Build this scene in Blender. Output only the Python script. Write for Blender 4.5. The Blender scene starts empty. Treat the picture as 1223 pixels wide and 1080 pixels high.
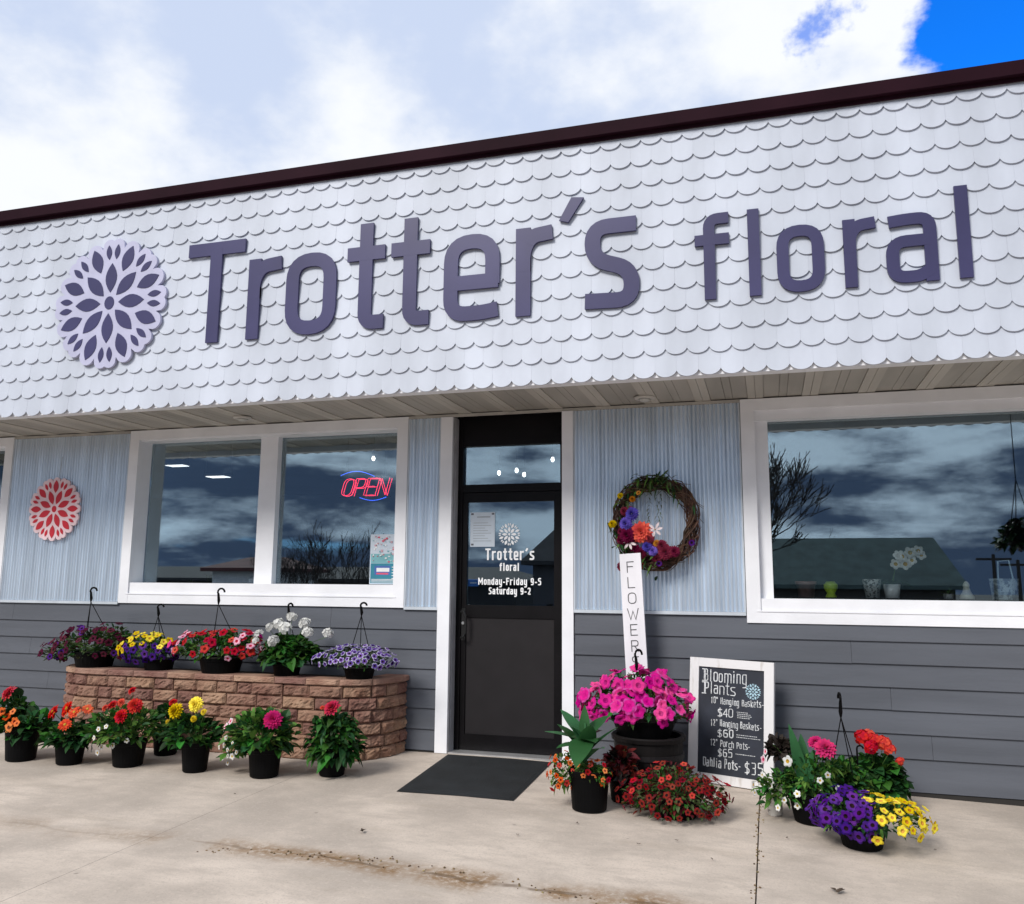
import bpy, math, random
from mathutils import Vector, Matrix, Quaternion, noise as mnoise

random.seed(11)
R = math.radians
scn = bpy.context.scene
COL = scn.collection

# ------------------------------------------------------------------ camera
cam_d = bpy.data.cameras.new('camera'); cam = bpy.data.objects.new('camera', cam_d); COL.objects.link(cam)
cam_d.sensor_fit = 'HORIZONTAL'; cam_d.sensor_width = 36.0; cam_d.lens = 1012.43 / 1223.0 * 36.0
cam_d.clip_end = 2000; cam_d.clip_start = 0.05
_y, _p, _r = R(-16.7176), R(8.8098), R(0.47316)
_f = Vector((math.sin(_y) * math.cos(_p), math.cos(_y) * math.cos(_p), math.sin(_p)))
_rt = _f.cross(Vector((0, 0, 1))).normalized(); _u = _rt.cross(_f)
_r2 = _rt * math.cos(_r) + _u * math.sin(_r); _u2 = _u * math.cos(_r) - _rt * math.sin(_r)
M = Matrix.Identity(4)
for i in range(3):
    M[i][0] = _r2[i]; M[i][1] = _u2[i]; M[i][2] = -_f[i]
M.translation = Vector((2.675, -7.087, 1.484))
cam.matrix_world = M
scn.camera = cam

# ------------------------------------------------------------------ light and sky
SUN_EL, SUN_AZ = R(38), R(203)          # azimuth measured clockwise from +y
sd = bpy.data.lights.new('sun', 'SUN'); sun = bpy.data.objects.new('sun', sd); COL.objects.link(sun)
sd.energy = 2.3; sd.angle = R(20); sd.color = (1.0, 0.96, 0.9)
_sv = Vector((math.sin(SUN_AZ) * math.cos(SUN_EL), math.cos(SUN_AZ) * math.cos(SUN_EL), math.sin(SUN_EL)))
sun.rotation_euler = _sv.to_track_quat('Z', 'Y').to_euler(); sun.location = _sv * 40
scn.view_settings.view_transform = 'Standard'; scn.view_settings.look = 'None'
scn.view_settings.gamma = 1.0; scn.view_settings.exposure = 0.45
scn.cycles.max_bounces = 8; scn.cycles.transparent_max_bounces = 16
scn.cycles.sample_clamp_indirect = 8.0

W = bpy.data.worlds.new('World'); scn.world = W; W.use_nodes = True
nt = W.node_tree; nt.nodes.clear()
def N(t, **kw):
    n = nt.nodes.new(t)
    for k, v in kw.items(): setattr(n, k, v)
    return n
def L(a, b): nt.links.new(a, b)
def val(s, v): s.default_value = v
out = N('ShaderNodeOutputWorld'); bg = N('ShaderNodeBackground'); L(bg.outputs[0], out.inputs[0]); bg.inputs[1].default_value = 0.1
sky = N('ShaderNodeTexSky', sky_type='NISHITA', sun_disc=False, sun_elevation=SUN_EL, sun_rotation=SUN_AZ)
tc = N('ShaderNodeTexCoord'); sep = N('ShaderNodeSeparateXYZ'); L(tc.outputs['Generated'], sep.inputs[0])
def mth(op, a, b=None, c=None, clamp=False):
    n = N('ShaderNodeMath', operation=op, use_clamp=clamp)
    for i, x in enumerate((a, b, c)):
        if x is None: continue
        if isinstance(x, (int, float)): n.inputs[i].default_value = x
        else: L(x, n.inputs[i])
    return n.outputs[0]
def mrange(x, a, b, lo=0.0, hi=1.0, smooth=True):
    n = N('ShaderNodeMapRange', interpolation_type='SMOOTHSTEP' if smooth else 'LINEAR')
    L(x, n.inputs[0])
    for i, v in enumerate((a, b, lo, hi)): n.inputs[i + 1].default_value = v
    return n.outputs[0]
def mixc(f, a, b):
    n = N('ShaderNodeMix', data_type='RGBA')
    if isinstance(f, (int, float)): n.inputs[0].default_value = f
    else: L(f, n.inputs[0])
    for i, x in ((6, a), (7, b)):
        if isinstance(x, tuple): n.inputs[i].default_value = (*x, 1)
        else: L(x, n.inputs[i])
    return n.outputs[2]
def wnoise(scale, sz, detail=7, rough=0.55, off=(0, 0, 0), dist=0.0):
    m = N('ShaderNodeMapping'); L(tc.outputs['Generated'], m.inputs[0])
    m.inputs['Scale'].default_value = (1, 1, sz); m.inputs['Location'].default_value = off
    n = N('ShaderNodeTexNoise'); L(m.outputs[0], n.inputs[0])
    n.inputs['Scale'].default_value = scale; n.inputs['Detail'].default_value = detail
    n.inputs['Roughness'].default_value = rough; n.inputs['Distortion'].default_value = dist
    return n.outputs[0]
def towards(d):
    d = Vector(d).normalized()
    n = N('ShaderNodeVectorMath', operation='DOT_PRODUCT'); L(tc.outputs['Generated'], n.inputs[0]); n.inputs[1].default_value = d
    return n.outputs['Value']
nA = wnoise(3.1, 1.6, off=(0.3, 0.1, 0.2)); nB = wnoise(9.0, 1.5, off=(2.1, 0.7, 0)); nS = wnoise(2.6, 5.0, detail=6, off=(1.35, 0.0, 0.42), dist=0.35)
# bright broken cloud overhead and to the north
tone = mrange(mth('ADD', mth('MULTIPLY', nA, 0.75), mth('MULTIPLY', nB, 0.25)), 0.40, 0.58)
white = mixc(tone, (4.5, 5.2, 6.7), (7.1, 7.3, 7.6))
# heavy slate cloud bands low in the south
wv = mth('MULTIPLY', mth('COSINE', mth('MULTIPLY', mth('ADD', mth('SUBTRACT', sep.outputs[2], 0.060), mth('MULTIPLY', mth('SUBTRACT', nS, 0.5), 0.10)), 62.8)), 0.045)
fine = wnoise(8.5, 2.6, detail=10, rough=0.6, off=(0.4, 0, 0.9), dist=0.15)
band = mrange(mth('ADD', mth('ADD', mth('MULTIPLY', nS, 0.55), mth('MULTIPLY', fine, 0.45)), wv), 0.452, 0.605)
slate = mixc(band, (0.62, 0.90, 1.55), (6.4, 7.4, 8.6))
gap = mixc(mrange(wnoise(3.0, 6.0, off=(0.0, 3.3, 0.8)), 0.63, 0.72), slate, (2.4, 5.0, 7.8))
south = mth('MULTIPLY', mrange(sep.outputs[1], 0.05, -0.35), mrange(sep.outputs[2], 0.62, 0.30))
cloud = mixc(south, white, gap)
# blue openings
blue1 = mth('ADD', towards((0.3470, 0.7794, 0.5217)), mth('MULTIPLY', mth('SUBTRACT', nB, 0.5), 0.035))
h1 = mrange(blue1, 0.9795, 0.9845)
blue2 = mth('ADD', towards((0.0622, 0.8352, 0.5465)), mth('MULTIPLY', mth('SUBTRACT', wnoise(17.0, 1.2, off=(4.1, 0.7, 0)), 0.5), 0.012))
h2 = mth('MULTIPLY', mrange(blue2, 0.9995, 1.0012), 0.75)
hole = mth('MAXIMUM', h1, h2)
hole = mth('MULTIPLY', hole, 1.0, clamp=True)
tint = N('ShaderNodeMix', data_type='RGBA', blend_type='MULTIPLY'); tint.inputs[0].default_value = 1.0
L(sky.outputs[0], tint.inputs[6]); tint.inputs[7].default_value = (0.05, 0.85, 2.3, 1)
fin = mixc(hole, cloud, tint.outputs[2])
L(fin, bg.inputs[0])

# ------------------------------------------------------------------ materials
MATS = {}
def mat(name, col, rough=0.6, metal=0.0, var=0.12, scale=6.0, bump=0.0, bscale=60.0, col2=None, spec=None, rnd=0.0, stretch=(1, 1, 1), trans=0.0, thr=(0.35, 0.65)):
    if name in MATS: return MATS[name]
    m = bpy.data.materials.new(name); m.use_nodes = True; t = m.node_tree; b = t.nodes['Principled BSDF']
    def n_(tp): return t.nodes.new(tp)
    tcn = n_('ShaderNodeTexCoord'); mp = n_('ShaderNodeMapping'); t.links.new(tcn.outputs['Object'], mp.inputs[0]); mp.inputs['Scale'].default_value = stretch
    nz = n_('ShaderNodeTexNoise'); t.links.new(mp.outputs[0], nz.inputs[0]); nz.inputs['Scale'].default_value = scale; nz.inputs['Detail'].default_value = 6
    mr = n_('ShaderNodeMapRange'); t.links.new(nz.outputs[0], mr.inputs[0]); mr.inputs[1].default_value = thr[0]; mr.inputs[2].default_value = thr[1]
    mx = n_('ShaderNodeMix'); mx.data_type = 'RGBA'; t.links.new(mr.outputs[0], mx.inputs[0])
    c2 = col2 or tuple(min(1, c * (1 + var)) for c in col); c1 = col if col2 else tuple(c * (1 - var) for c in col)
    mx.inputs[6].default_value = (*c1, 1); mx.inputs[7].default_value = (*c2, 1)
    src = mx.outputs[2]
    if rnd:
        g = n_('ShaderNodeNewGeometry'); hs = n_('ShaderNodeHueSaturation'); t.links.new(src, hs.inputs['Color'])
        r1 = n_('ShaderNodeMapRange'); t.links.new(g.outputs['Random Per Island'], r1.inputs[0]); r1.inputs[3].default_value = 1 - rnd; r1.inputs[4].default_value = 1 + rnd
        t.links.new(r1.outputs[0], hs.inputs['Value']); src = hs.outputs[0]
        r2 = n_('ShaderNodeMapRange'); t.links.new(g.outputs['Random Per Island'], r2.inputs[0]); r2.inputs[3].default_value = 0.5 - rnd * 0.05; r2.inputs[4].default_value = 0.5 + rnd * 0.06
        t.links.new(r2.outputs[0], hs.inputs['Hue'])
    if name.startswith('petal_'):
        oi = n_('ShaderNodeObjectInfo'); h2_ = n_('ShaderNodeHueSaturation'); t.links.new(src, h2_.inputs['Color'])
        for sock, lo, hi in (('Value', .68, 1.18), ('Hue', .488, .512), ('Saturation', 1.04, .92)):
            r3 = n_('ShaderNodeMapRange'); t.links.new(oi.outputs['Random'], r3.inputs[0]); r3.inputs[3].default_value = lo; r3.inputs[4].default_value = hi; t.links.new(r3.outputs[0], h2_.inputs[sock])
        src = h2_.outputs[0]
    t.links.new(src, b.inputs['Base Color'])
    b.inputs['Roughness'].default_value = rough; b.inputs['Metallic'].default_value = metal
    if spec is not None: b.inputs['Specular IOR Level'].default_value = spec
    if bump:
        n2 = n_('ShaderNodeTexNoise'); t.links.new(mp.outputs[0], n2.inputs[0]); n2.inputs['Scale'].default_value = bscale; n2.inputs['Detail'].default_value = 8
        bp = n_('ShaderNodeBump'); t.links.new(n2.outputs[0], bp.inputs['Height']); bp.inputs['Strength'].default_value = bump; bp.inputs['Distance'].default_value = 0.01
        t.links.new(bp.outputs[0], b.inputs['Normal'])
    if trans:
        tl = n_('ShaderNodeBsdfTranslucent'); t.links.new(src, tl.inputs[0]); ms = n_('ShaderNodeMixShader'); ms.inputs[0].default_value = trans
        o = t.nodes['Material Output']; t.links.new(b.outputs[0], ms.inputs[1]); t.links.new(tl.outputs[0], ms.inputs[2]); t.links.new(ms.outputs[0], o.inputs[0])
    MATS[name] = m
    return m
def emit(name, col, s):
    if name in MATS: return MATS[name]
    m = bpy.data.materials.new(name); m.use_nodes = True; t = m.node_tree; b = t.nodes['Principled BSDF']
    b.inputs['Base Color'].default_value = (*col, 1); b.inputs['Emission Color'].default_value = (*col, 1); b.inputs['Emission Strength'].default_value = s
    MATS[name] = m; return m
def glass_mat(name, refl, tint):
    m = bpy.data.materials.new(name); m.use_nodes = True; t = m.node_tree; t.nodes.clear()
    o = t.nodes.new('ShaderNodeOutputMaterial'); tr = t.nodes.new('ShaderNodeBsdfTransparent'); tr.inputs[0].default_value = (*tint, 1)
    g = t.nodes.new('ShaderNodeBsdfGlossy'); g.inputs['Roughness'].default_value = 0.0; g.inputs[0].default_value = (0.80, 0.94, 1.0, 1)
    fr = t.nodes.new('ShaderNodeFresnel'); fr.inputs[0].default_value = 1.5
    ad = t.nodes.new('ShaderNodeMath'); ad.operation = 'MULTIPLY_ADD'; t.links.new(fr.outputs[0], ad.inputs[0]); ad.inputs[1].default_value = 1.0; ad.inputs[2].default_value = refl; ad.use_clamp = True
    ms = t.nodes.new('ShaderNodeMixShader'); t.links.new(ad.outputs[0], ms.inputs[0]); t.links.new(tr.outputs[0], ms.inputs[1]); t.links.new(g.outputs[0], ms.inputs[2])
    t.links.new(ms.outputs[0], o.inputs[0]); MATS[name] = m; return m

WHITE = mat('white_paint', (0.82, 0.83, 0.87), 0.45, var=0.05, scale=3, bump=0.08, bscale=30)
FASC = mat('white_shingle', (0.50, 0.535, 0.615), 0.55, var=0.10, scale=1.6, bump=0.05, bscale=25, rnd=0.03, stretch=(1.6, 1, .45))
FASCB = mat('fascia_backing', (0.30, 0.31, 0.34), 0.7)
TRIM = mat('brown_metal', (0.019, 0.005, 0.010), 0.6, var=0.2, scale=2, spec=0.05)
SOFF = mat('cream_soffit', (0.47, 0.445, 0.40), 0.6, spec=0.2, var=0.10, scale=1.2, bump=0.03, stretch=(3, 0.6, 1))
SOFF2 = mat('cream_soffit_vented', (0.39, 0.37, 0.335), 0.6, spec=0.2, var=0.12, scale=1.5, bump=0.03, stretch=(3, 0.6, 1))
SLATE = mat('slate_siding', (0.098, 0.106, 0.126), 0.6, spec=0.25, var=0.13, scale=2.2, bump=0.12, bscale=22, stretch=(0.25, 1, 2.2))
CORR = mat('galvanised', (0.70, 0.78, 0.87), 0.30, metal=0.65, var=0.12, scale=3.0, stretch=(9, 1, 0.3))
FLASH = mat('flashing', (0.55, 0.60, 0.66), 0.5, metal=0.3, var=0.08)
BLACKAL = mat('black_aluminium', (0.004, 0.0033, 0.0042), 0.42, var=0.3, scale=4, spec=0.16)
KICK = mat('bronze_panel', (0.017, 0.0150, 0.0165), 0.5, var=0.08, scale=5, bump=0.03, spec=0.2)
STEEL = mat('steel', (0.55, 0.55, 0.55), 0.3, metal=0.9, var=0.1)
GLASS = glass_mat('window_glass', 0.18, (0.96, 0.99, 1.0))
DGLASS = glass_mat('door_glass', 0.17, (0.85, 0.9, 0.93))
SIGN = mat('purple_acrylic', (0.050, 0.047, 0.122), 0.36, var=0.15, scale=1.2, spec=0.28)
EMB = mat('lavender_board', (0.46, 0.46, 0.62), 0.5, var=0.06)
CONC = None
BLKPOT = mat('black_plastic', (0.0018, 0.0018, 0.0022), 0.55, var=0.3, bump=0.03, spec=0.10)
SOIL = mat('soil', (0.022, 0.016, 0.012), 0.95, var=0.4, scale=40, bump=0.5)
RUBBER = mat('mat_rubber', (0.008, 0.010, 0.012), 0.85, var=0.35, scale=5, bump=0.5, bscale=200)
STEM = mat('stem', (0.07, 0.14, 0.03), 0.6)
PAPER = mat('paper', (0.55, 0.62, 0.70), 0.8, var=0.05)
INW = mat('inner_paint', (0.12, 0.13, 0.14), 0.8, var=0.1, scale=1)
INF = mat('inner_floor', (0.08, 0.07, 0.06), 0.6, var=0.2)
G_MID = mat('leaf_mid', (0.036, 0.118, 0.016), 0.5, spec=0.2, var=0.35, scale=7, rnd=0.45, trans=0.25)
G_DK = mat('leaf_dark', (0.016, 0.060, 0.015), 0.5, spec=0.2, var=0.35, scale=7, rnd=0.45, trans=0.2)
G_LT = mat('leaf_light', (0.10, 0.19, 0.035), 0.5, spec=0.2, var=0.35, scale=7, rnd=0.45, trans=0.3)
G_OL = mat('leaf_olive', (0.065, 0.085, 0.032), 0.5, spec=0.2, var=0.35, scale=7, rnd=0.45, trans=0.2)
G_CAN = mat('leaf_canna', (0.035, 0.135, 0.045), 0.5, spec=0.2, var=0.25, scale=3, rnd=0.25, trans=0.2)
G_RED = mat('leaf_coleus', (0.115, 0.012, 0.016), 0.5, spec=0.2, var=0.4, scale=9, rnd=0.4, trans=0.2)
G_BLK = mat('leaf_black', (0.022, 0.016, 0.014), 0.5, spec=0.2, var=0.4, scale=9, rnd=0.4)
def petal(name, c, rnd=0.15, trans=0.25): return mat('petal_' + name, c, 0.65, spec=0.10, var=0.12, scale=3, rnd=rnd, trans=trans)
P_CRIM = petal('crimson', (0.56, 0.010, 0.075)); P_RED = petal('red', (0.50, 0.005, 0.022)); P_SCAR = petal('scarlet', (0.66, 0.010, 0.010))
P_ORG = petal('orange', (0.80, 0.19, 0.02)); P_YEL = petal('yellow', (0.82, 0.62, 0.015)); P_WHT = petal('white', (0.78, 0.78, 0.76), 0.05)
P_PNK = petal('pink', (0.74, 0.016, 0.30)); P_PNKL = petal('palepink', (0.80, 0.40, 0.55)); P_PUR = petal('purple', (0.060, 0.010, 0.21)); P_MAR = petal('maroon', (0.085, 0.006, 0.028))
P_VIO = petal('violet', (0.12, 0.06, 0.34)); P_DKR = petal('darkred', (0.19, 0.004, 0.006)); P_THR = petal('throat', (0.02, 0.006, 0.01)); P_CEN = petal('centre_yellow', (0.55, 0.33, 0.03))
P_GOLD = petal('gold', (0.62, 0.26, 0.03)); P_COR = petal('coral', (0.80, 0.11, 0.075)); P_BLU = petal('blueviolet', (0.13, 0.09, 0.52))

# ------------------------------------------------------------------ mesh builder
class MB:
    def __init__(s): s.v = []; s.f = []; s.m = []; s.sm = False
    def add(s, vs, fs, mi=0):
        o = len(s.v); s.v += [tuple(v) for v in vs]; s.f += [tuple(i + o for i in f) for f in fs]; s.m += [mi] * len(fs)
    def box(s, x0, x1, y0, y1, z0, z1, mi=0):
        s.add([(x0, y0, z0), (x1, y0, z0), (x1, y1, z0), (x0, y1, z0), (x0, y0, z1), (x1, y0, z1), (x1, y1, z1), (x0, y1, z1)],
              [(0, 3, 2, 1), (4, 5, 6, 7), (0, 1, 5, 4), (1, 2, 6, 5), (2, 3, 7, 6), (3, 0, 4, 7)], mi)
    def tube(s, pts, rad, n=6, mi=0, closed=False):
        pts = [Vector(p) for p in pts]; k = len(pts); o = []; ref = Vector((0.31, 0.27, 0.91))
        for i, p in enumerate(pts):
            a = pts[i - 1] if (i > 0 or closed) else p; b = pts[(i + 1) % k] if (i < k - 1 or closed) else p
            t = (b - a)
            if t.length < 1e-9: t = Vector((0, 0, 1))
            t.normalize(); u = t.cross(ref)
            if u.length < 1e-3: u = t.cross(Vector((1, 0, 0)))
            u.normalize(); w = t.cross(u); r = rad[i] if isinstance(rad, (list, tuple)) else rad
            o.append([p + (u * math.cos(6.28318 * j / n) + w * math.sin(6.28318 * j / n)) * r for j in range(n)])
        vs = [q for ring in o for q in ring]; fs = []
        for i in range(k if closed else k - 1):
            i2 = (i + 1) % k
            for j in range(n): fs.append((i * n + j, i * n + (j + 1) % n, i2 * n + (j + 1) % n, i2 * n + j))
        if not closed: fs += [tuple(range(n - 1, -1, -1)), tuple((k - 1) * n + j for j in range(n))]
        s.add(vs, fs, mi)
    def lathe(s, prof, c=(0, 0, 0), n=24, mi=0, cap=True):
        vs = []; fs = []; k = len(prof)
        for (r, z) in prof:
            for j in range(n): a = 6.28318 * j / n; vs.append((c[0] + r * math.cos(a), c[1] + r * math.sin(a), c[2] + z))
        for i in range(k - 1):
            for j in range(n): fs.append((i * n + j, i * n + (j + 1) % n, (i + 1) * n + (j + 1) % n, (i + 1) * n + j))
        if cap: fs += [tuple(range(n - 1, -1, -1)), tuple((k - 1) * n + j for j in range(n))]
        s.add(vs, fs, mi)
    def prism(s, poly, y0, y1, mi=0, mat4=None):
        """polygon in the x-z plane, from y0 (front) to y1 (back)"""
        n = len(poly); vs = [(p[0], y0, p[1]) for p in poly] + [(p[0], y1, p[1]) for p in poly]
        if mat4: vs = [mat4 @ Vector(v) for v in vs]
        fs = [tuple(range(n)), tuple(range(2 * n - 1, n - 1, -1))] + [(i, i + n, (i + 1) % n + n, (i + 1) % n) for i in range(n)]
        s.add(vs, fs, mi)
    def leaf(s, base, d, ln, w, up=(0, 0, 1), droop=0.3, fold=0.18, mi=0, seg=4, tip=1.6):
        base = Vector(base); d = Vector(d).normalized(); up = Vector(up); side = d.cross(up)
        if side.length < 1e-3: side = d.cross(Vector((1, 0.2, 0)))
        side.normalize(); nrm = side.cross(d).normalized(); vs = []; fs = []
        for i in range(seg + 1):
            t = i / seg; c = base + d * ln * t - Vector((0, 0, 1)) * droop * ln * t * t
            hw = w * 0.5 * max(0.04, math.sin(math.pi * min(1, (0.06 + 0.94 * t)) ** (1 / tip)) ** 0.8) if i < seg else w * 0.02
            vs += [c - side * hw + nrm * hw * fold * 2, c, c + side * hw + nrm * hw * fold * 2]
        for i in range(seg):
            a = i * 3; fs += [(a, a + 1, a + 4, a + 3), (a + 1, a + 2, a + 5, a + 4)]
        s.add(vs, fs, mi)
    def mesh(s, name, mats, smooth=False):
        me = bpy.data.meshes.new(name); me.from_pydata(s.v, [], s.f)
        for m in (mats if isinstance(mats, (list, tuple)) else [mats]): me.materials.append(m)
        me.polygons.foreach_set('material_index', s.m)
        if smooth: me.polygons.foreach_set('use_smooth', [True] * len(s.f))
        me.update(); return me
    def build(s, name, mats, parent=None, loc=(0, 0, 0), smooth=False):
        return ob(name, s.mesh(name, mats, smooth), parent, loc)

def ob(name, me, parent=None, loc=(0, 0, 0), rot=None):
    o = bpy.data.objects.new(name, me); COL.objects.link(o); o.location = loc
    if parent: o.parent = parent
    if rot is not None: o.rotation_mode = 'QUATERNION'; o.rotation_quaternion = rot
    return o
def tag(o, label, cat, group=None):
    o['label'] = label; o['category'] = cat
    if group: o['group'] = group
    return o
def thing(name, label, cat, loc=(0, 0, 0), rz=0.0, group=None):
    o = bpy.data.objects.new(name, None); COL.objects.link(o); o.location = loc; o.rotation_euler = (0, 0, rz); o.empty_display_size = 0.1
    return tag(o, label, cat, group)
def setting(o, kind='structure'): o['kind'] = kind; return o

# ------------------------------------------------------------------ lettering: strokes turned into flat raised ribbons
def fillet(pts, r, closed=False, n=6):
    P = [Vector((p[0], p[1])) for p in pts]; k = len(P); o = []
    for i in range(k):
        if not closed and i in (0, k - 1): o.append(P[i]); continue
        a, b, c = P[i - 1], P[i], P[(i + 1) % k]; u = (a - b); w = (c - b); lu, lw = u.length, w.length
        u.normalize(); w.normalize(); d = min(r, lu * 0.49, lw * 0.49)
        if d < 1e-6: o.append(b); continue
        p0, p2 = b + u * d, b + w * d
        for j in range(n + 1):
            t = j / n; o.append(p0 * (1 - t) ** 2 + b * 2 * t * (1 - t) * (0.5 + 0.5) + p2 * t * t)
    return o
def ribbon(mb, pts, t, closed, y0, y1, M4=None, mi=0):
    k = len(pts); lft = []; rgt = []
    for i in range(k):
        a = pts[i - 1] if (i > 0 or closed) else None; c = pts[(i + 1) % k] if (i < k - 1 or closed) else None; b = pts[i]
        ds = []
        if a is not None and (b - a).length > 1e-9: ds.append((b - a).normalized())
        if c is not None and (c - b).length > 1e-9: ds.append((c - b).normalized())
        d = sum(ds, Vector((0, 0))).normalized(); n = Vector((-d.y, d.x))
        m = t / 2 / max(0.5, n.dot(Vector((-ds[0].y, ds[0].x))))
        lft.append(b + n * m); rgt.append(b - n * m)
    vs = []
    for (l, r) in zip(lft, rgt): vs += [(l.x, y0, l.y), (r.x, y0, r.y), (l.x, y1, l.y), (r.x, y1, r.y)]
    if M4: vs = [M4 @ Vector(v) for v in vs]
    fs = []
    for i in range(k if closed else k - 1):
        a = i * 4; b = ((i + 1) % k) * 4
        fs += [(a, a + 1, b + 1, b), (a, b, b + 2, a + 2), (a + 1, a + 3, b + 3, b + 1), (a + 2, b + 2, b + 3, a + 3)]
    if not closed: fs += [(0, 2, 3, 1), ((k - 1) * 4, (k - 1) * 4 + 1, (k - 1) * 4 + 3, (k - 1) * 4 + 2)]
    mb.add(vs, fs, mi)
def circ(cx, cy, rx, ry, a0=0, a1=360, n=14): return [(cx + rx * math.cos(R(a0 + (a1 - a0) * i / n)), cy + ry * math.sin(R(a0 + (a1 - a0) * i / n))) for i in range(n + 1)]
XH = 0.78
def glyph(c, w, H, t):
    """strokes (points, closed, corner radius) of a letter in a box of width w and cap height H"""
    a = t / 2; xh = XH * H; Rr = w - a; T = H - a; X = xh - a; B = a; m = w / 2; q = min(w, H) * 0.36; D = -0.26 * H
    S = lambda *p, r=0.0, cl=False: (list(p), cl, r)
    g = {
     'T': [S((0, T), (w, T)), S((m, T), (m, 0))],
     't': [S((m, H), (m, B), (w, B), r=q), S((0, X), (w, X))],
     'r': [S((a, 0), (a, xh)), S((a, xh * .5), (a, xh * .74), (w * .42, X - t * .1), (w, X + t * .05), r=q)],
     'o': [S((a, B), (Rr, B), (Rr, X), (a, X), r=q, cl=True)],
     'e': [S((w * .97, B + t * .15), (w * .7, B), (a, B), (a, X), (Rr, X), (Rr, xh * .40), r=q), S((a, xh * .44), (w - a * .2, xh * .44))],
     's': [S((w * .95, X), (a, X), (a, xh * .56), (Rr, xh * .42), (Rr, B), (0, B + t * .1), r=q)],
     "'": [S((w * .25, H * .76), (w * .78, H))],
     'f': [S((w * .42, 0), (w * .42, T), (w, T), r=q), S((0, X), (w, X))],
     'l': [S((m, 0), (m, H))],
     'i': [S((m, 0), (m, xh)), S((m, H * .9), (m, H))],
     'a': [S((w * .08, X - t * .12), (w * .4, X), (Rr, X), (Rr, 0), r=q), S((Rr, xh * .60), (a, xh * .60), (a, B), (Rr * .75, B), (Rr, B + t * .6), r=q * .8)],
     'n': [S((a, 0), (a, xh)), S((a, xh * .7), (a, X), (Rr, X), (Rr, 0), r=q)],
     'm': [S((a, 0), (a, xh)), S((a, xh * .7), (a, X), (m, X), (m, 0), r=q * .6), S((m, xh * .7), (m, X), (Rr, X), (Rr, 0), r=q * .6)],
     'u': [S((a, xh), (a, B), (Rr, B), (Rr, xh), r=q), S((Rr, xh * .4), (Rr, 0))],
     'd': [S((Rr, 0), (Rr, H)), S((Rr, X), (a, X), (a, B), (Rr, B), r=q)],
     'h': [S((a, 0), (a, H)), S((a, xh * .7), (a, X), (Rr, X), (Rr, 0), r=q)],
     'k': [S((a, 0), (a, H)), S((Rr, xh), (a, xh * .42)), S((w * .35, xh * .55), (Rr, 0))],
     'c': [S((w, X), (a, X), (a, B), (w, B), r=q)],
     'g': [S((Rr, xh), (Rr, D), (w * .1, D), r=q), S((Rr, X), (a, X), (a, B), (Rr, B), r=q)],
     'y': [S((a, xh), (a, B), (Rr, B), r=q), S((Rr, xh), (Rr, D), (w * .15, D), r=q)],
     'M': [S((a, 0), (a, H)), S((a, T), (m, H * .35), (Rr, T)), S((Rr, H), (Rr, 0))],
     'F': [S((a, 0), (a, H)), S((a, T), (w, T)), S((a, H * .53), (w * .85, H * .53))],
     'L': [S((a, H), (a, B), (w, B))],
     'O': [S((a, B), (Rr, B), (Rr, T), (a, T), r=w * .5, cl=True)],
     'W': [S((0, H), (w * .27, 0), (m, H * .75), (w * .73, 0), (w, H))],
     'E': [S((w, T), (a, T), (a, B), (w, B)), S((a, m and H * .52), (w * .85, H * .52))],
     'R': [S((a, 0), (a, H)), S((a, T), (Rr, T), (Rr, H * .5), (a, H * .5), r=q), S((w * .45, H * .5), (w, 0))],
     'S': [S((w * .95, T), (a, T), (a, H * .56), (Rr, H * .44), (Rr, B), (0, B), r=q)],
     'P': [S((a, 0), (a, H)), S((a, T), (Rr, T), (Rr, H * .46), (a, H * .46), r=q)],
     'N': [S((a, 0), (a, H)), S((a, H), (Rr, 0)), S((Rr, 0), (Rr, H))],
     'B': [S((a, 0), (a, H)), S((a, T), (Rr * .9, T), (Rr * .9, H * .54), (a, H * .54), r=q), S((a, H * .54), (Rr, H * .54), (Rr, B), (a, B), r=q)],
     'D': [S((a, 0), (a, H)), S((a, T), (Rr, T), (Rr, B), (a, B), r=q * 1.2)],
     'H': [S((a, 0), (a, H)), S((Rr, 0), (Rr, H)), S((a, H * .5), (Rr, H * .5))],
     '-': [S((w * .1, H * .38), (w * .9, H * .38))],
     '"': [S((w * .3, H * .72), (w * .3, H)), S((w * .75, H * .72), (w * .75, H))],
     '$': [S((w * .95, T * .9), (a, T * .9), (a, H * .55), (Rr, H * .45), (Rr, H * .1), (0, H * .1), r=q), S((m, -.04 * H), (m, H * 1.04))],
     '0': [S((a, B), (Rr, B), (Rr, T), (a, T), r=q * 1.2, cl=True)],
     '1': [S((w * .2, H * .8), (w * .55, T), (w * .55, 0))],
     '2': [S((a, T * .85), (a, T), (Rr, T), (Rr, H * .55), (a, B), (w, B), r=q * .7)],
     '3': [S((a, T), (Rr, T), (Rr, H * .54), (w * .3, H * .54), r=q * .8), S((w * .3, H * .54), (Rr, H * .54), (Rr, B), (a, B), r=q * .8)],
     '4': [S((w * .75, 0), (w * .75, H)), S((w * .75, T), (a, H * .32), (w, H * .32))],
     '5': [S((w * .95, T), (a, T), (a, H * .55), (Rr, H * .58), (Rr, B), (0, B), r=q * .7)],
     '6': [S((Rr, T), (a, T), (a, B), (Rr, B), (Rr, H * .55), (w * .4, H * .55), r=q), S((a, H * .55), (w * .45, H * .55))],
     '9': [S((w * .6, H * .42), (a, H * .42), (a, T), (Rr, T), (Rr, B), (w * .1, B), r=q), S((w * .55, H * .42), (Rr, H * .42))],
    }
    return g[c]
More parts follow.
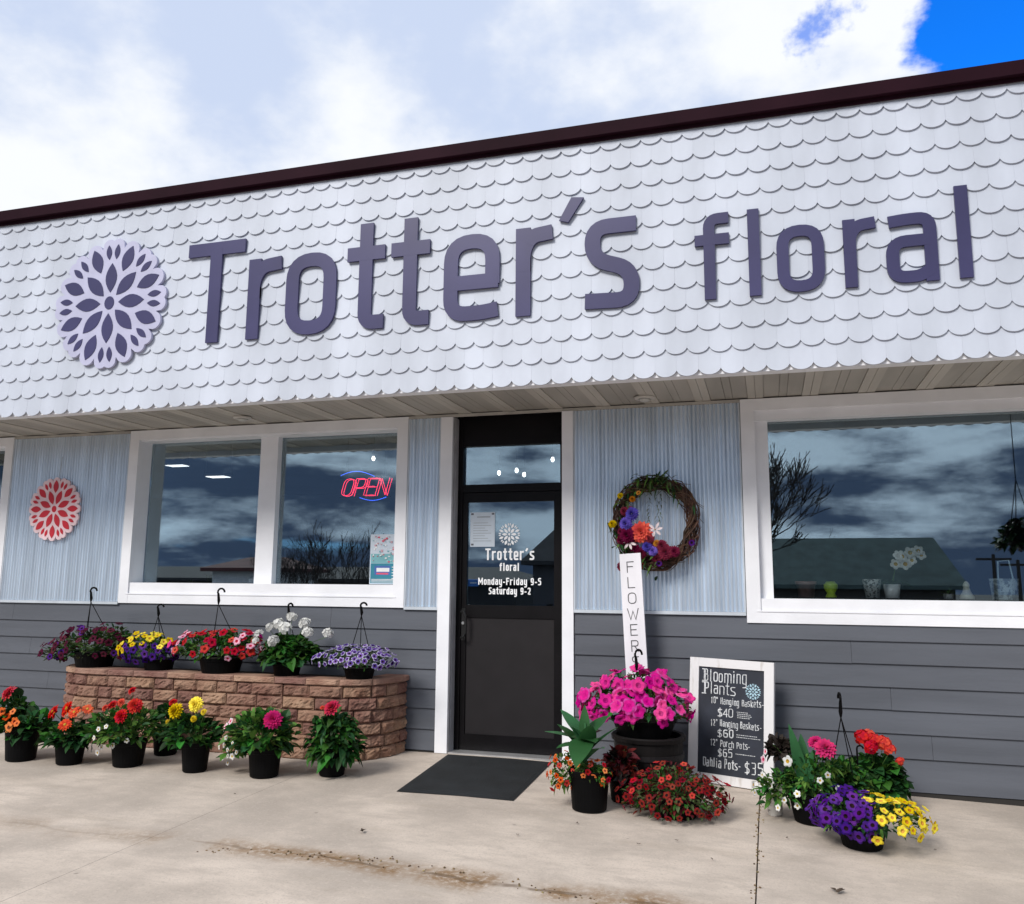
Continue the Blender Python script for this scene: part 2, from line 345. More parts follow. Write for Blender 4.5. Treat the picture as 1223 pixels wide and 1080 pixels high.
WID = {'i': .34, 'l': .34, "'": .36, '-': .45, '"': .42, 'M': .86, 'm': .86, 'W': .95, 'T': .62, 't': .46, 'r': .46, 'f': .44, '1': .45, ' ': .36}
def put(mb, c, x, z, w, H, t, y0, y1, M4=None, mi=0, jit=0.0):
    for k, (pts, cl, r) in enumerate(glyph(c, w, H, t)):
        P = fillet(pts, r, cl) if r else [Vector(p) for p in pts]
        if jit: P = [p + Vector((random.uniform(-jit, jit), random.uniform(-jit, jit))) for p in P]
        P = [Vector((p.x + x, p.y + z)) for p in P]
        ribbon(mb, P, t, cl, y0 - 0.0006 * k, y1, M4, mi)
def text(mb, s, x0, x1, z, H, t, y0, y1, M4=None, mi=0, gap=.16, jit=0.0):
    ws = [WID.get(c, .54) for c in s]; tot = sum(ws) + gap * (len(s) - 1); sc = (x1 - x0) / tot; x = x0
    for c, w in zip(s, ws):
        if c != ' ':
            k = 1 if jit else 0; put(mb, c, x + k * random.uniform(-.001, .001), z + k * random.uniform(-.003, .003), w * sc * (1 + k * random.uniform(-.12, .08)), H * (1 + k * random.uniform(-.07, .07)), t * (1 + k * random.uniform(-.2, .2)), y0, y1, M4, mi, jit)
        x += (w + gap) * sc

def lens_poly(cx, cz, ang, r0, r1, w, n=7):
    """leaf-shaped petal along direction ang between radii r0 and r1"""
    d = Vector((math.cos(ang), math.sin(ang))); s = Vector((-d.y, d.x)); o = []
    for i in range(n + 1): t = i / n; p = d * (r0 + (r1 - r0) * t) + s * w * .5 * math.sin(math.pi * t) ** .9; o.append((cx + p.x, cz + p.y))
    for i in range(1, n): t = 1 - i / n; p = d * (r0 + (r1 - r0) * t) - s * w * .5 * math.sin(math.pi * t) ** .9; o.append((cx + p.x, cz + p.y))
    return o[::-1]
def bloom_petals(rad, rot=0.0):
    """all petals of the flower emblem as polygons"""
    o = []
    for k in range(8):
        a = R(45 * k) + rot
        o.append(lens_poly(0, 0, a, .16 * rad, .61 * rad, .20 * rad))
        o.append(lens_poly(0, 0, a + R(22.5), .51 * rad, .91 * rad, .195 * rad))
        for s in (-1, 1): o.append(lens_poly(0, 0, a + s * R(5.4), .67 * rad, .90 * rad, .095 * rad))
    o.append([(.085 * rad * math.cos(-x * .39), .10 * rad * math.sin(-x * .39)) for x in range(16)])
    return o
def bloom_outline(rad, rot=0.0, n=192):
    o = []
    for i in range(n):
        th = 2 * math.pi * i / n; best = .85 * rad
        for k in range(8):
            for (a, c, r) in ((R(45 * k) + rot + R(5.0), .87, .118), (R(45 * k) + rot - R(5.0), .87, .118), (R(45 * k + 22.5) + rot, .845, .138)):
                d = (th - a + math.pi) % (2 * math.pi) - math.pi; s = c * math.sin(d)
                if abs(s) < r and math.cos(d) > 0: best = max(best, (c * math.cos(d) + math.sqrt(r * r - s * s)) * rad)
        o.append((best * math.cos(th), best * math.sin(th)))
    return o[::-1]

# ================================================================== THE GROUND
def zg(x, y):
    z = .045 if x < .6 else .045 - .0237 * (min(x, 9) - .6)
    return z + .012 * max(y, -9)
def concrete(name, base, stain):
    m = bpy.data.materials.new(name); m.use_nodes = True; t = m.node_tree; b = t.nodes['Principled BSDF']; Ls = t.links.new
    nn = t.nodes.new
    tcn = nn('ShaderNodeTexCoord'); P = tcn.outputs['Object']
    def nz(sc, det=7, rough=.6, st=(1, 1, 1), off=(0, 0, 0)):
        mp = nn('ShaderNodeMapping'); Ls(P, mp.inputs[0]); mp.inputs['Scale'].default_value = st; mp.inputs['Location'].default_value = off
        x = nn('ShaderNodeTexNoise'); Ls(mp.outputs[0], x.inputs[0]); x.inputs['Scale'].default_value = sc; x.inputs['Detail'].default_value = det; x.inputs['Roughness'].default_value = rough; return x.outputs[0]
    def mr(x, a, c, lo=0, hi=1):
        q = nn('ShaderNodeMapRange'); Ls(x, q.inputs[0]); q.interpolation_type = 'SMOOTHSTEP'
        for i, v in enumerate((a, c, lo, hi)): q.inputs[i + 1].default_value = v
        return q.outputs[0]
    def mx(f, a, c):
        q = nn('ShaderNodeMix'); q.data_type = 'RGBA'; Ls(f, q.inputs[0])
        for i, v in ((6, a), (7, c)):
            if isinstance(v, tuple): q.inputs[i].default_value = (*v, 1)
            else: Ls(v, q.inputs[i])
        return q.outputs[2]
    def ma(op, a, c):
        q = nn('ShaderNodeMath'); q.operation = op
        for i, v in enumerate((a, c)):
            if isinstance(v, (int, float)): q.inputs[i].default_value = v
            else: Ls(v, q.inputs[i])
        return q.outputs[0]
    dark = tuple(c * .74 for c in base); lite = tuple(min(1, c * 1.14) for c in base)
    c = mx(mr(nz(1.1), .33, .66), dark, lite)
    c = mx(ma('MULTIPLY', mr(nz(7, 9, .75, (.5, 1.3, 1)), .42, .70), .75), c, tuple(v * .76 for v in base))
    c = mx(ma('MULTIPLY', mr(nz(38, 6, .75), .50, .78), .6), c, tuple(min(1, v * 1.22) for v in base))
    c = mx(ma('MULTIPLY', mr(nz(90, 3, .6), .5, .72), .5), c, tuple(v * .6 for v in base))
    c = mx(ma('MULTIPLY', mr(nz(2.4, 8, .7, (.25, 1.4, 1), (3, 1, 0)), .54, .74), .35), c, stain)
    # dark spots of dirt and chewing gum
    vo = nn('ShaderNodeTexVoronoi'); Ls(P, vo.inputs[0]); vo.inputs['Scale'].default_value = 2.6
    c = mx(ma('MULTIPLY', mr(vo.outputs['Distance'], .045, .02), .5), c, (.12, .10, .085))
    # the rusty seam of grit where the sidewalk meets the drive
    sp = nn('ShaderNodeSeparateXYZ'); Ls(P, sp.inputs[0])
    wob = ma('MULTIPLY', ma('SUBTRACT', nz(.9, 4, .6), .5), .34)
    dist = ma('ABSOLUTE', ma('ADD', ma('ADD', sp.outputs[1], 2.73), wob), 0)
    brk = ma('MULTIPLY', mr(nz(1.7, 5, .6, (1, .3, 1), (7, 0, 0)), .40, .56), mr(sp.outputs[0], -1.3, .5, .25, 1))
    c = mx(ma('MULTIPLY', ma('MULTIPLY', mr(dist, .20, .0), brk), mr(nz(28, 6, .7), .28, .58)), c, (.23, .135, .06))
    c = mx(ma('MULTIPLY', ma('MULTIPLY', mr(dist, .022, .006), ma('MULTIPLY', mr(nz(3.1, 5, .6, (1, .3, 1), (2, 0, 0)), .40, .55), mr(sp.outputs[0], -1.2, .6, .25, 1))), .7), c, (.13, .085, .05))
    Ls(c, b.inputs['Base Color']); b.inputs['Roughness'].default_value = .85
    bp = nn('ShaderNodeBump'); Ls(ma('ADD', nz(130, 6, .7), ma('MULTIPLY', nz(9, 6, .6), 1.5)), bp.inputs['Height']); bp.inputs['Strength'].default_value = .25; bp.inputs['Distance'].default_value = .006
    Ls(bp.outputs[0], b.inputs['Normal']); return m
CONC = concrete('concrete', (.545, .468, .400), (.36, .295, .225))
sw = MB()
xs = [-14, -7.5, -4.15, -.8, 2.56, 5.92, 9.3, 14]; ys = [.19, -9.0]
for i in range(len(xs) - 1):
    for j in range(1):
        n = 22; g = .0012; gr = .0035 if i == 3 else g; gl_ = .0035 if i == 4 else g
        x0, x1, ya, yb = xs[i] + gl_, xs[i + 1] - gr, ys[j] - (g if j else 0), ys[j + 1] + (0 if j == 0 else g)
        vs = []; fs = []
        for a in range(n + 1):
            for b_ in range(n + 1):
                x = x0 + (x1 - x0) * a / n; y = ya + (yb - ya) * b_ / n
                vs.append((x, y, zg(x, y) + mnoise.noise(Vector((x * .8, y * .8, 0))) * .004 - (0.004 if j else 0)))
        for a in range(n):
            for b_ in range(n): q = a * (n + 1) + b_; fs.append((q, q + 1, q + n + 2, q + n + 1))
        k = len(vs); vs += [(x0, ya, -.3), (x0, yb, -.3), (x1, yb, -.3), (x1, ya, -.3)]
        c = [0, n, (n + 1) * (n + 1) - 1, n * (n + 1)]
        for e in range(4): fs.append((c[e], c[(e + 1) % 4], k + (e + 1) % 4, k + e))
        sw.add(vs, fs)
setting(sw.build('sidewalk', CONC))
gd = MB(); gd.add([(-400, -400, -1.7), (400, -400, -1.7), (400, -30, -1.6), (-400, -30, -1.6), (400, -9.2, -.35), (-400, -9.2, -.35), (400, 60, -.35), (-400, 60, -.35)], [(0, 1, 2, 3), (3, 2, 4, 5), (5, 4, 6, 7)])
setting(gd.build('ground', mat('asphalt', (.06, .06, .058), .9, var=.25, scale=.6, bump=.3, bscale=40)))
cb = MB(); random.seed(4)
for i in range(230):
    x = 2.56 if random.random() < .3 else random.uniform(-.4, 3.2)
    y = random.uniform(-2.8, -.6) if x == 2.56 else -2.75 + random.gauss(0, .035) + .08 * math.sin(x * 2.1)
    x += random.gauss(0, .012); r = random.uniform(.003, .008); z = zg(x, y) + .001
    cb.lathe([(r * .7, -.002), (r, r * .3), (r * .3, r * .8)], (x, y, z), 5)
setting(cb.build('grit', mat('grit', (.17, .115, .06), .95, var=.5, scale=30, rnd=.5)), 'stuff')

# ================================================================== THE SHOP
shop = thing('shop_building', 'flower shop with white scalloped fascia, grey lap siding and a black glass door', 'shop', (0, 0, 0))
FY = -1.138; ZS = 2.995; ZT = 4.815
XL, XR = -12.0, 9.5
# scalloped shingles, row over row, every second row shifted by half a shingle
sh = MB(); rows = 12; rh = (ZT + .02 - (ZS - .035)) / rows * 1.04; sw_ = .1525; random.seed(2)
for k in range(rows + 1):
    zt = ZS - .012 + rh * k                    # cusp height of this row
    x = XL + (0 if k % 2 else sw_ / 2)
    while x < XR:
        w = sw_ - .0005; x0, x1 = x, x + w; dz = random.uniform(-.0016, .0016); dy = random.uniform(-.0008, .0008)
        top = min(zt + rh + .03, ZT + .06); pts = []
        for i in range(13):
            s = -1 + 2 * i / 12; pts.append(((x0 + x1) / 2 + s * w / 2, zt + dz - .043 * max(0, 1 - abs(s) ** 2.1) ** .72))
        pts += [(x1, top), (x0, top)]
        n = len(pts); vs = []
        for (px, pz) in pts: fz = (pz - zt) / (top - zt + 1e-6); vs.append((px, FY - .018 - dy + .015 * min(1, max(-.2, fz)), pz))
        for (px, pz) in pts: fz = (pz - zt) / (top - zt + 1e-6); vs.append((px, FY - .006 - dy + .0065 * min(1, max(-.2, fz)), pz))
        sh.add(vs, [tuple(range(n)), tuple(range(2 * n - 1, n - 1, -1))] + [(i, i + n, (i + 1) % n + n, (i + 1) % n) for i in range(n)])
        x += sw_
fc = sh.build('fascia_cladding', FASC, shop)
b = MB(); b.box(XL, XR, FY + .003, FY + .10, ZS - .050, 4.83); b.build('fascia_backing', WHITE, shop)
b = MB(); b.box(XL, XR, FY - .075, FY + .30, 4.832, 4.930); b.box(XL, XR, FY - .034, FY - .0225, 4.802, 4.8315); b.build('roof_trim', TRIM, shop)
b = MB(); b.box(XL, XR, FY + .31, 9.0, 4.72, 4.82); b.build('roof', mat('roof_felt', (.05, .05, .05), .9), shop)
# soffit of ribbed panels with a seam at each panel
so = MB(); x = XL; pw = .4205; off = .107 - math.ceil((.107 - XL) / pw) * pw
x = off; y0, y1 = FY + .102, -.002
while x < XR:
    e = [(0, .060, 0, 0), (.063, .178, .007, 1), (.181, .239, .007, 1), (.242, .354, .007, 1), (.357, .4175, 0, 0)]
    for (a, c, dz, mi) in e: so.box(x + a, x + c, y0, y1, ZS + .002 + dz, ZS + .016 + dz, mi)
    x += pw
so.box(XL, XR, y0, y1, ZS + .03, ZS + .05, 1)
soffit = so.build('soffit', [SOFF, SOFF2], shop)
b = MB(); b.box(XL, XR, -.022, -.003, ZS - .026, ZS - .001); b.build('soffit_moulding', mat('grey_beige_trim', (.42, .40, .37), .6, var=.15), shop)  # grey-beige moulding along the wall under the soffit
for (lx, ly) in ((1.76, -.29), (-1.97, -.37), (-5.4, -.33), (5.5, -.35)):
    b = MB(); b.lathe([(.062, -.018), (.082, -.014), (.086, .001), (.05, .001)], (lx, ly, ZS), 24); b.lathe([(.055, -.020), (.03, -.034), (.001, -.038)], (lx, ly, ZS), 20, 1)
    b.build('soffit_light', [mat('lamp_ring', (.5, .48, .45), .5), mat('lamp_lens', (.45, .45, .43), .3)], soffit, smooth=True)

# wall core, inside and back
b = MB()
for (x0, x1, z0, z1) in ((XL, -.118, -.05, 1.255), (1.106, XR, -.05, 1.185), (XL, -7.2, 1.257, ZS), (-5.06, -3.50, 1.257, ZS), (-.46, -.118, 1.257, ZS), (1.106, 2.53, 1.187, ZS), (7.2, XR, 1.187, ZS)): b.box(x0, x1, .012, .20, z0, z1)
b.box(XL, XR, .012, .20, ZS + .06, 4.70)
b.build('wall_core', mat('sheathing', (.2, .2, .21), .8), shop)
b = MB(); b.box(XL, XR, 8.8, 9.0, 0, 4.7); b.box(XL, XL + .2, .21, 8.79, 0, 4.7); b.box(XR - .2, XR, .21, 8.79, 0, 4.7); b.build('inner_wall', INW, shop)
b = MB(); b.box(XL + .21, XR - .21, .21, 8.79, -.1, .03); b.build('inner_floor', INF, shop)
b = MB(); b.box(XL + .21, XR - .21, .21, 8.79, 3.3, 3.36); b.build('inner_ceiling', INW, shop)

# lap siding
edges = [.062, .236, .410, .577, .742, .908, 1.075, 1.252]
def siding(x0, x1, ztop):
    s = MB(); random.seed(int(x0 * 10)); edges[0] = .062 if x0 < 0 else .004
    for k in range(len(edges) - 1):
        za, zb = edges[k], min(edges[k + 1] + .02, ztop)
        cuts = [x0]; c = x0 + (1.3 + (k * 1.37) % 3.0)
        while c < x1 - .3: cuts.append(c); c += 3.66
        cuts.append(x1)
        for a, c in zip(cuts[:-1], cuts[1:]):
            a += .001; c -= .001; dz = random.uniform(-.0015, .0015)
            s.add([(a, -.026, za + dz), (c, -.026, za + dz), (c, -.008, zb), (a, -.008, zb), (a, .010, za + dz), (c, .010, za + dz), (c, .010, zb), (a, .010, zb)],
                  [(0, 1, 2, 3), (0, 4, 5, 1), (3, 2, 6, 7), (0, 3, 7, 4), (1, 5, 6, 2)])
    return s.build('lap_siding', SLATE, shop)
siding(XL, -.122, 1.26); siding(1.110, XR, 1.262)
b = MB(); b.box(XL, -.122, -.018, .011, -.05, .055); b.box(1.110, XR, -.018, .011, -.16, -.002); b.build('gap_strip', mat('dark_gap', (.022, .02, .018), .9), shop)  # near-black strip, its colour standing in for the shaded gap below the siding

# corrugated metal panels
def corrugated(x0, x1):
    s = MB(); per = .0335; n = int((x1 - x0) / per) * 10; vs = []
    for i in range(n + 1):
        x = x0 + (x1 - x0) * i / n; y = -.002 - .019 * abs(math.sin(math.pi * (x - x0) / per)) ** .8
        vs += [(x, y, 1.274), (x, y, ZS - .027)]
    s.add(vs, [(2 * i, 2 * i + 2, 2 * i + 3, 2 * i + 1) for i in range(n)])
    o = s.build('corrugated_panel', CORR, shop)
    f = MB(); f.box(x0, x1, -.034, .008, 1.247, 1.273); f.box(x0, x0 + .012, -.026, .008, 1.2745, ZS - .028); f.box(x1 - .012, x1, -.026, .008, 1.2745, ZS - .028)
    f.build('flashing', FLASH, o); return o
corrugated(-5.02, -3.515); corrugated(-.437, -.118); corrugated(1.106, 2.498)

# windows
def window(x0, x1, z0, z1, cas, panes, gy, zg0, zg1, lft=True, rgt=True):
    """casing from (x0,z0) to (x1,z1); panes = glass spans; gy = depth of the glass"""
    w = ob('window', None, shop); w.empty_display_size = .1
    f = MB()
    f.box(x0, x0 + cas, -.030, .02, z0, z1 - .002)
    f.box(x1 - cas, x1, -.030, .02, z0, z1 - .002)
    f.box(x0 + cas, x1 - cas, -.028, .02, z1 - cas + .012, z1 - .002)
    f.box(x0 + cas, x1 - cas, -.028, .02, z0, z0 + .09)
    f.build('casing', WHITE, w)
    s = MB(); s.box(x0 + cas - .03, x1 - cas + .03, -.034, -.0285, z0 + .086, z0 + .096); s.box(x0 + cas, x1 - cas, -.015, gy + .03, z0 + .0905, zg0); s.build('sill', WHITE, w)
    r = MB(); a, c = x0 + cas, x1 - cas
    r.box(a - .02, a, .021, gy + .03, zg0, z1 - .05); r.box(c, c + .02, .021, gy + .03, zg0, z1 - .05); r.box(a, c, .003, gy + .03, zg1, z1 - cas + .0115)
    if panes[0][0] - a > .03: r.box(a, panes[0][0], gy - .055, gy + .03, zg0, zg1)
    if c - panes[-1][1] > .03: r.box(panes[-1][1], c, gy - .055, gy + .03, zg0, zg1)
    for p, q in zip(panes[:-1], panes[1:]): r.box(p[1], q[0], gy - .075, gy + .03, zg0, zg1)
    r.build('frame', WHITE, w)
    for p in panes:
        sp = MB(); ribbon(sp, [Vector(c_) for c_ in ((p[0] + .006, zg0 + .006), (p[1] - .006, zg0 + .006), (p[1] - .006, zg1 - .006), (p[0] + .006, zg1 - .006))], .0118, True, gy + .008, gy + .02); sp.build('gasket', BLACKAL, w)
    for p in panes:
        q = MB(); q.box(p[0] + .001, p[1] - .001, gy, gy + .006, zg0 + .001, zg1 - .001); q.build('pane', GLASS, w)
    return w
window(-3.513, -.440, 1.262, 2.992, .108, [(-3.405, -2.062), (-1.870, -.548)], .17, 1.462, 2.885)
window(2.503, 7.10, 1.193, 2.992, .108, [(2.712, 6.85)], .10, 1.383, 2.815)
window(-7.30, -5.022, 1.262, 2.992, .108, [(-7.19, -6.2), (-6.05, -5.13)], .17, 1.462, 2.885)

# door opening: white jambs, black frame, transom, door leaf
b = MB(); b.box(-.116, -.004, -.034, .095, .048, ZS - .027); b.build('door_trim', WHITE, shop)
b = MB(); b.box(1.006, 1.104, -.034, .095, .035, ZS - .027); b.build('door_trim', WHITE, shop)
b = MB(); b.box(-.003, .004, -.018, .095, .05, ZS - .03); b.box(.004, .010, .02, .095, .05, ZS - .03); b.build('jamb_liner', mat('grey_liner', (.35, .35, .37), .5), shop)
DY = .10
fr = MB()
fr.box(-.002, .054, DY, DY + .11, .05, 2.994); fr.box(.960, 1.005, DY, DY + .11, .04, 2.994)
fr.box(.055, .959, DY + .002, DY + .108, 2.714, 2.992); fr.box(.055, .959, DY + .002, DY + .108, 2.292, 2.362)
fr.box(.055, .959, DY + .001, DY + .10, .9, .9) if False else None
tr = fr.build('door_frame', BLACKAL, shop)
q = MB(); q.box(.056, .958, DY + .04, DY + .046, 2.363, 2.713); q.build('pane', DGLASS, tr)
b = MB(); b.box(-.01, 1.01, -.02, DY + .12, .036, .058); b.build('threshold', mat('threshold', (.55, .55, .56), .35, metal=.6), shop)
door = ob('door', None, shop, (0, 0, 0)); door.empty_display_size = .1
lf = MB(); A = DY + .012
lf.box(.057, .100, A, A + .045, .062, 2.288); lf.box(.901, .957, A, A + .045, .062, 2.288)
lf.box(.1005, .9005, A + .001, A + .044, 2.203, 2.287); lf.box(.1005, .9005, A + .001, A + .044, 1.184, 1.293); lf.box(.1005, .9005, A + .001, A + .044, .063, .193)
lf.build('stile_frame', BLACKAL, door)
b = MB(); b.box(.101, .900, A + .012, A + .03, .194, 1.183); b.build('kick_panel', KICK, door)
q = MB(); q.box(.101, .900, A + .018, A + .024, 1.294, 2.202); q.build('pane', DGLASS, door)
h = MB(); hp = [Vector((.075, A - .0, 1.235)), Vector((.075, A - .05, 1.235)), Vector((.10, A - .062, 1.235)), Vector((.118, A - .062, 1.20)), Vector((.118, A - .062, 1.05)), Vector((.10, A - .062, 1.015)), Vector((.075, A - .05, 1.012)), Vector((.075, A, 1.012))]
h.tube(hp, .010, 8); h.box(.060, .096, A - .006, A - .001, .985, 1.262); h.build('handle', mat('dark_metal', (.03, .03, .03), .3, metal=.5), door, smooth=False)
h = MB(); h.tube([(.079, A - .022, 1.135), (.079, A - .0065, 1.135)], .013, 14); h.build('lock_cylinder', STEEL, door)
VIN = mat('white_vinyl', (.90, .91, .93), .6, var=.02)
lt = MB(); YV0, YV1 = A + .0150, A + .0172
text(lt, "Trotter's", .268, .720, 1.687, .103, .0155, YV0, YV1); text(lt, 'floral', .402, .583, 1.592, .070, .0115, YV0, YV1)
lt.build('name_lettering', VIN, door); lt = MB()
text(lt, 'Monday-Friday 9-5', .205, .782, 1.470, .062, .0100, YV0, YV1); text(lt, 'Saturday 9-2', .304, .687, 1.388, .060, .0100, YV0, YV1)
lt.build('hours_lettering', VIN, door)
e = MB(); M4 = Matrix.Translation((.489, 0, 1.914))
for p in bloom_petals(.112): e.prism(p, YV0, YV1, 0, M4)
e.build('emblem', VIN, door)

# ================================================================== SIGNS ON THE FASCIA
sg = thing('shop_sign', 'dark purple raised lettering of the shop name across the white scalloped fascia', 'sign', (-2.05, FY, 3.475))
def big(c, x0, x1, z0, H, t):
    m = MB(); put(m, c, x0 + 2.05, z0 - 3.475, x1 - x0, H, t, -.040, -.018)
    # mounting screws
    for (fx, fz) in ((.5, .82), (.5, .12)):
        pass
    return m.build('letter', SIGN, sg)
H1, T1 = .893, .116
for c, x0, x1 in (('T', -2.045, -1.481), ('r', -1.432, -1.122), ('o', -1.068, -.606), ('t', -.511, -.178), ('t', -.123, .209), ('e', .331, .788), ('r', .917, 1.203), ('s', 1.452, 1.857)): big(c, x0, x1, 3.474, H1, T1)
m = MB(); m.prism([(a + 2.05, c - 3.475) for a, c in ((1.352, 4.374), (1.447, 4.362), (1.327, 4.178), (1.256, 4.200))][::-1], -.040, -.018); m.build('apostrophe', SIGN, sg)
XH = .757
H2, T2 = .637, .080
for c, x0, x1 in (('f', 2.255, 2.495), ('l', 2.622, 2.703), ('o', 2.812, 3.124), ('r', 3.248, 3.455), ('a', 3.512, 3.828), ('l', 3.949, 4.028)): big(c, x0, x1, 3.480, H2, T2)
XH = .78
em = thing('flower_emblem', 'large round purple dahlia emblem on a pale lavender board left of the raised lettering', 'emblem', (-2.842, FY, 3.916))
b = MB(); b.prism(bloom_outline(.605), -.046, -.020); b.build('backing_board', EMB, em)
b = MB()
for p in bloom_petals(.605): b.prism(p, -.0505, -.0465)
b.build('petals', SIGN, em)
em = thing('flower_emblem', 'small red and pale pink dahlia emblem hung on the corrugated wall panel', 'emblem', (-4.372, -.02, 2.205))
b = MB(); b.prism(bloom_outline(.335, R(22.5)), -.040, -.022); b.build('backing_board', mat('pale_pink_board', (.82, .62, .66), .55), em)
b = MB()
for p in bloom_petals(.33, R(22.5)): b.prism(p, -.0445, -.0405)
b.build('petals', mat('red_board', (.56, .012, .03), .5), em)
b = MB(); b.tube([(0, -.012, .33), (.01, -.006, .55)], .003, 5); b.build('hanger', STEEL, em)

# ================================================================== SIGNS STANDING AT THE WALL
random.seed(21)
cbd = thing('chalkboard_sign', 'black chalkboard price list in a worn white wooden frame leaning on the siding', 'chalkboard', (2.350, -.242, .004), 0)
cbd.rotation_euler = (R(-5.0), R(1.0), R(-15.5))
BW, BH = .652, .915; hw = BW / 2
f = MB()
f.box(-hw, -hw + .072, -.035, .0, 0, BH); f.box(hw - .072, hw, -.035, 0, 0, BH)
f.box(-hw + .0725, hw - .0725, -.032, -.002, 0, .066); f.box(-hw + .0725, hw - .0725, -.032, -.002, BH - .066, BH)
f.build('frame', mat('chippy_white', (.72, .71, .72), .6, col2=(.50, .46, .43), var=.1, scale=16, bump=.25, bscale=40, stretch=(1, 1, .25), thr=(.60, .74)), cbd)
p = MB(); p.box(-hw + .071, hw - .071, -.020, -.006, .060, BH - .060); p.build('panel', mat('chalk_panel', (.017, .021, .034), .7, var=.35, scale=4), cbd)
CH = mat('chalk', (.62, .64, .66), .9, var=.25, scale=60)
c_ = MB(); y0, y1 = -.0222, -.0205
U = lambda u: -hw + .075 + u * (BW - .15); V = lambda v: .068 + v * (BH - .136)
def chalk(s, u0, u1, v, h, t=.0047, gap=.14, jit=.0009): text(c_, s, U(u0), U(u1), V(v), h, t, y0, y1, gap=gap, jit=jit)
chalk('Blooming', .07, .74, .865, .092, .0068); chalk('Plants', .075, .565, .745, .086, .0068)
for (u, v) in ((.065, .865), (.065, .745)):   # serifs of the two capitals
    for dv in (0, .0885 if v > .8 else .083): c_.box(U(u) - .012, U(u) + .022, y0 - .001, y1, V(v) + dv - .003, V(v) + dv + .004)
c_.box(U(.088), U(.098), y0 - .001, y1, V(.865), V(.865) + .092); c_.box(U(.093), U(.103), y0 - .001, y1, V(.745), V(.745) + .086)
c_.build('title_lettering', CH, cbd); c_ = MB()
chalk('10" Hanging Baskets-', .19, 1.0, .655, .048); chalk('$40', .30, .53, .535, .062, .0065)
chalk('12" Hanging Baskets-', .19, .965, .445, .048); chalk('$60', .30, .545, .345, .060, .0065)
chalk('12" Porch Pots-', .19, .80, .258, .048); chalk('$65', .31, .53, .165, .058, .0065)
chalk('Dahlia Pots-', .08, .66, .060, .066, .0068); chalk('$35', .72, .99, .040, .085, .0066)
for (u0, u1, v) in ((.59, .76, .596), (.60, .78, .579), (.60, .79, .562), (.60, .77, .545), (.59, .90, .385), (.59, .94, .364), (.58, .88, .208)):
    x = U(u0)
    while x < U(u1): w = random.uniform(.006, .016); c_.box(x, x + w, y0, y1, V(v) - .0022, V(v) + .0022); x += w + .004
c_.build('price_lettering', CH, cbd)
e = MB(); M4 = Matrix.Translation((U(.835), 0, V(.80)))
for q in bloom_petals(.066): e.prism(q, y0, y1, 0, M4)
e.build('emblem', mat('blue_chalk', (.42, .62, .72), .9), cbd)

fs = thing('plank_sign', 'tall narrow white plank reading FLOWERS downwards, leaning behind the pink petunias', 'sign', (1.712, -.335, .03), 0)
fs.rotation_euler = (R(-3.6), R(-3.5), R(-4))
b = MB(); b.box(-.086, .086, -.018, 0, 0, 1.705); b.build('board', mat('plank_white', (.72, .71, .75), .6, var=.07, scale=8, bump=.15, bscale=30, stretch=(1, 1, .2)), fs)
b = MB()
for i, ch in enumerate('FLOWERS'):
    w = {'W': .088, 'O': .068}.get(ch, .058); put(b, ch, -.002 - w / 2, 1.553 - .1235 * i, w, .088, .0062, -.0205, -.0175)
b.build('lettering', mat('black_paint', (.03, .03, .035), .6), fs)

# ================================================================== BLOCK PLANTER
random.seed(9)
pl = thing('planter_bed', 'raised planter bed of rough reddish split-face blocks below the left window', 'planter', (0, 0, 0))
out_ = [Vector(q) for q in ((-3.80, .0), (-3.77, -.30), (-3.62, -.50), (-3.38, -.585), (-.82, -.605), (-.60, -.54), (-.45, -.36), (-.395, -.15), (-.385, .0))]
out_ = fillet([(v.x, v.y) for v in out_], .12, False, 4)
def walk(path):
    d = [0]
    for a, b_ in zip(path[:-1], path[1:]): d.append(d[-1] + (b_ - a).length)
    def at(s):
        s = max(0, min(d[-1] - 1e-6, s))
        for i in range(len(d) - 1):
            if s <= d[i + 1]:
                t = (s - d[i]) / (d[i + 1] - d[i]); p = path[i].lerp(path[i + 1], t); g_ = (path[i + 1] - path[i]).normalized(); return p, Vector((g_.y, -g_.x))
    return at, d[-1]
at_, LEN = walk(out_)
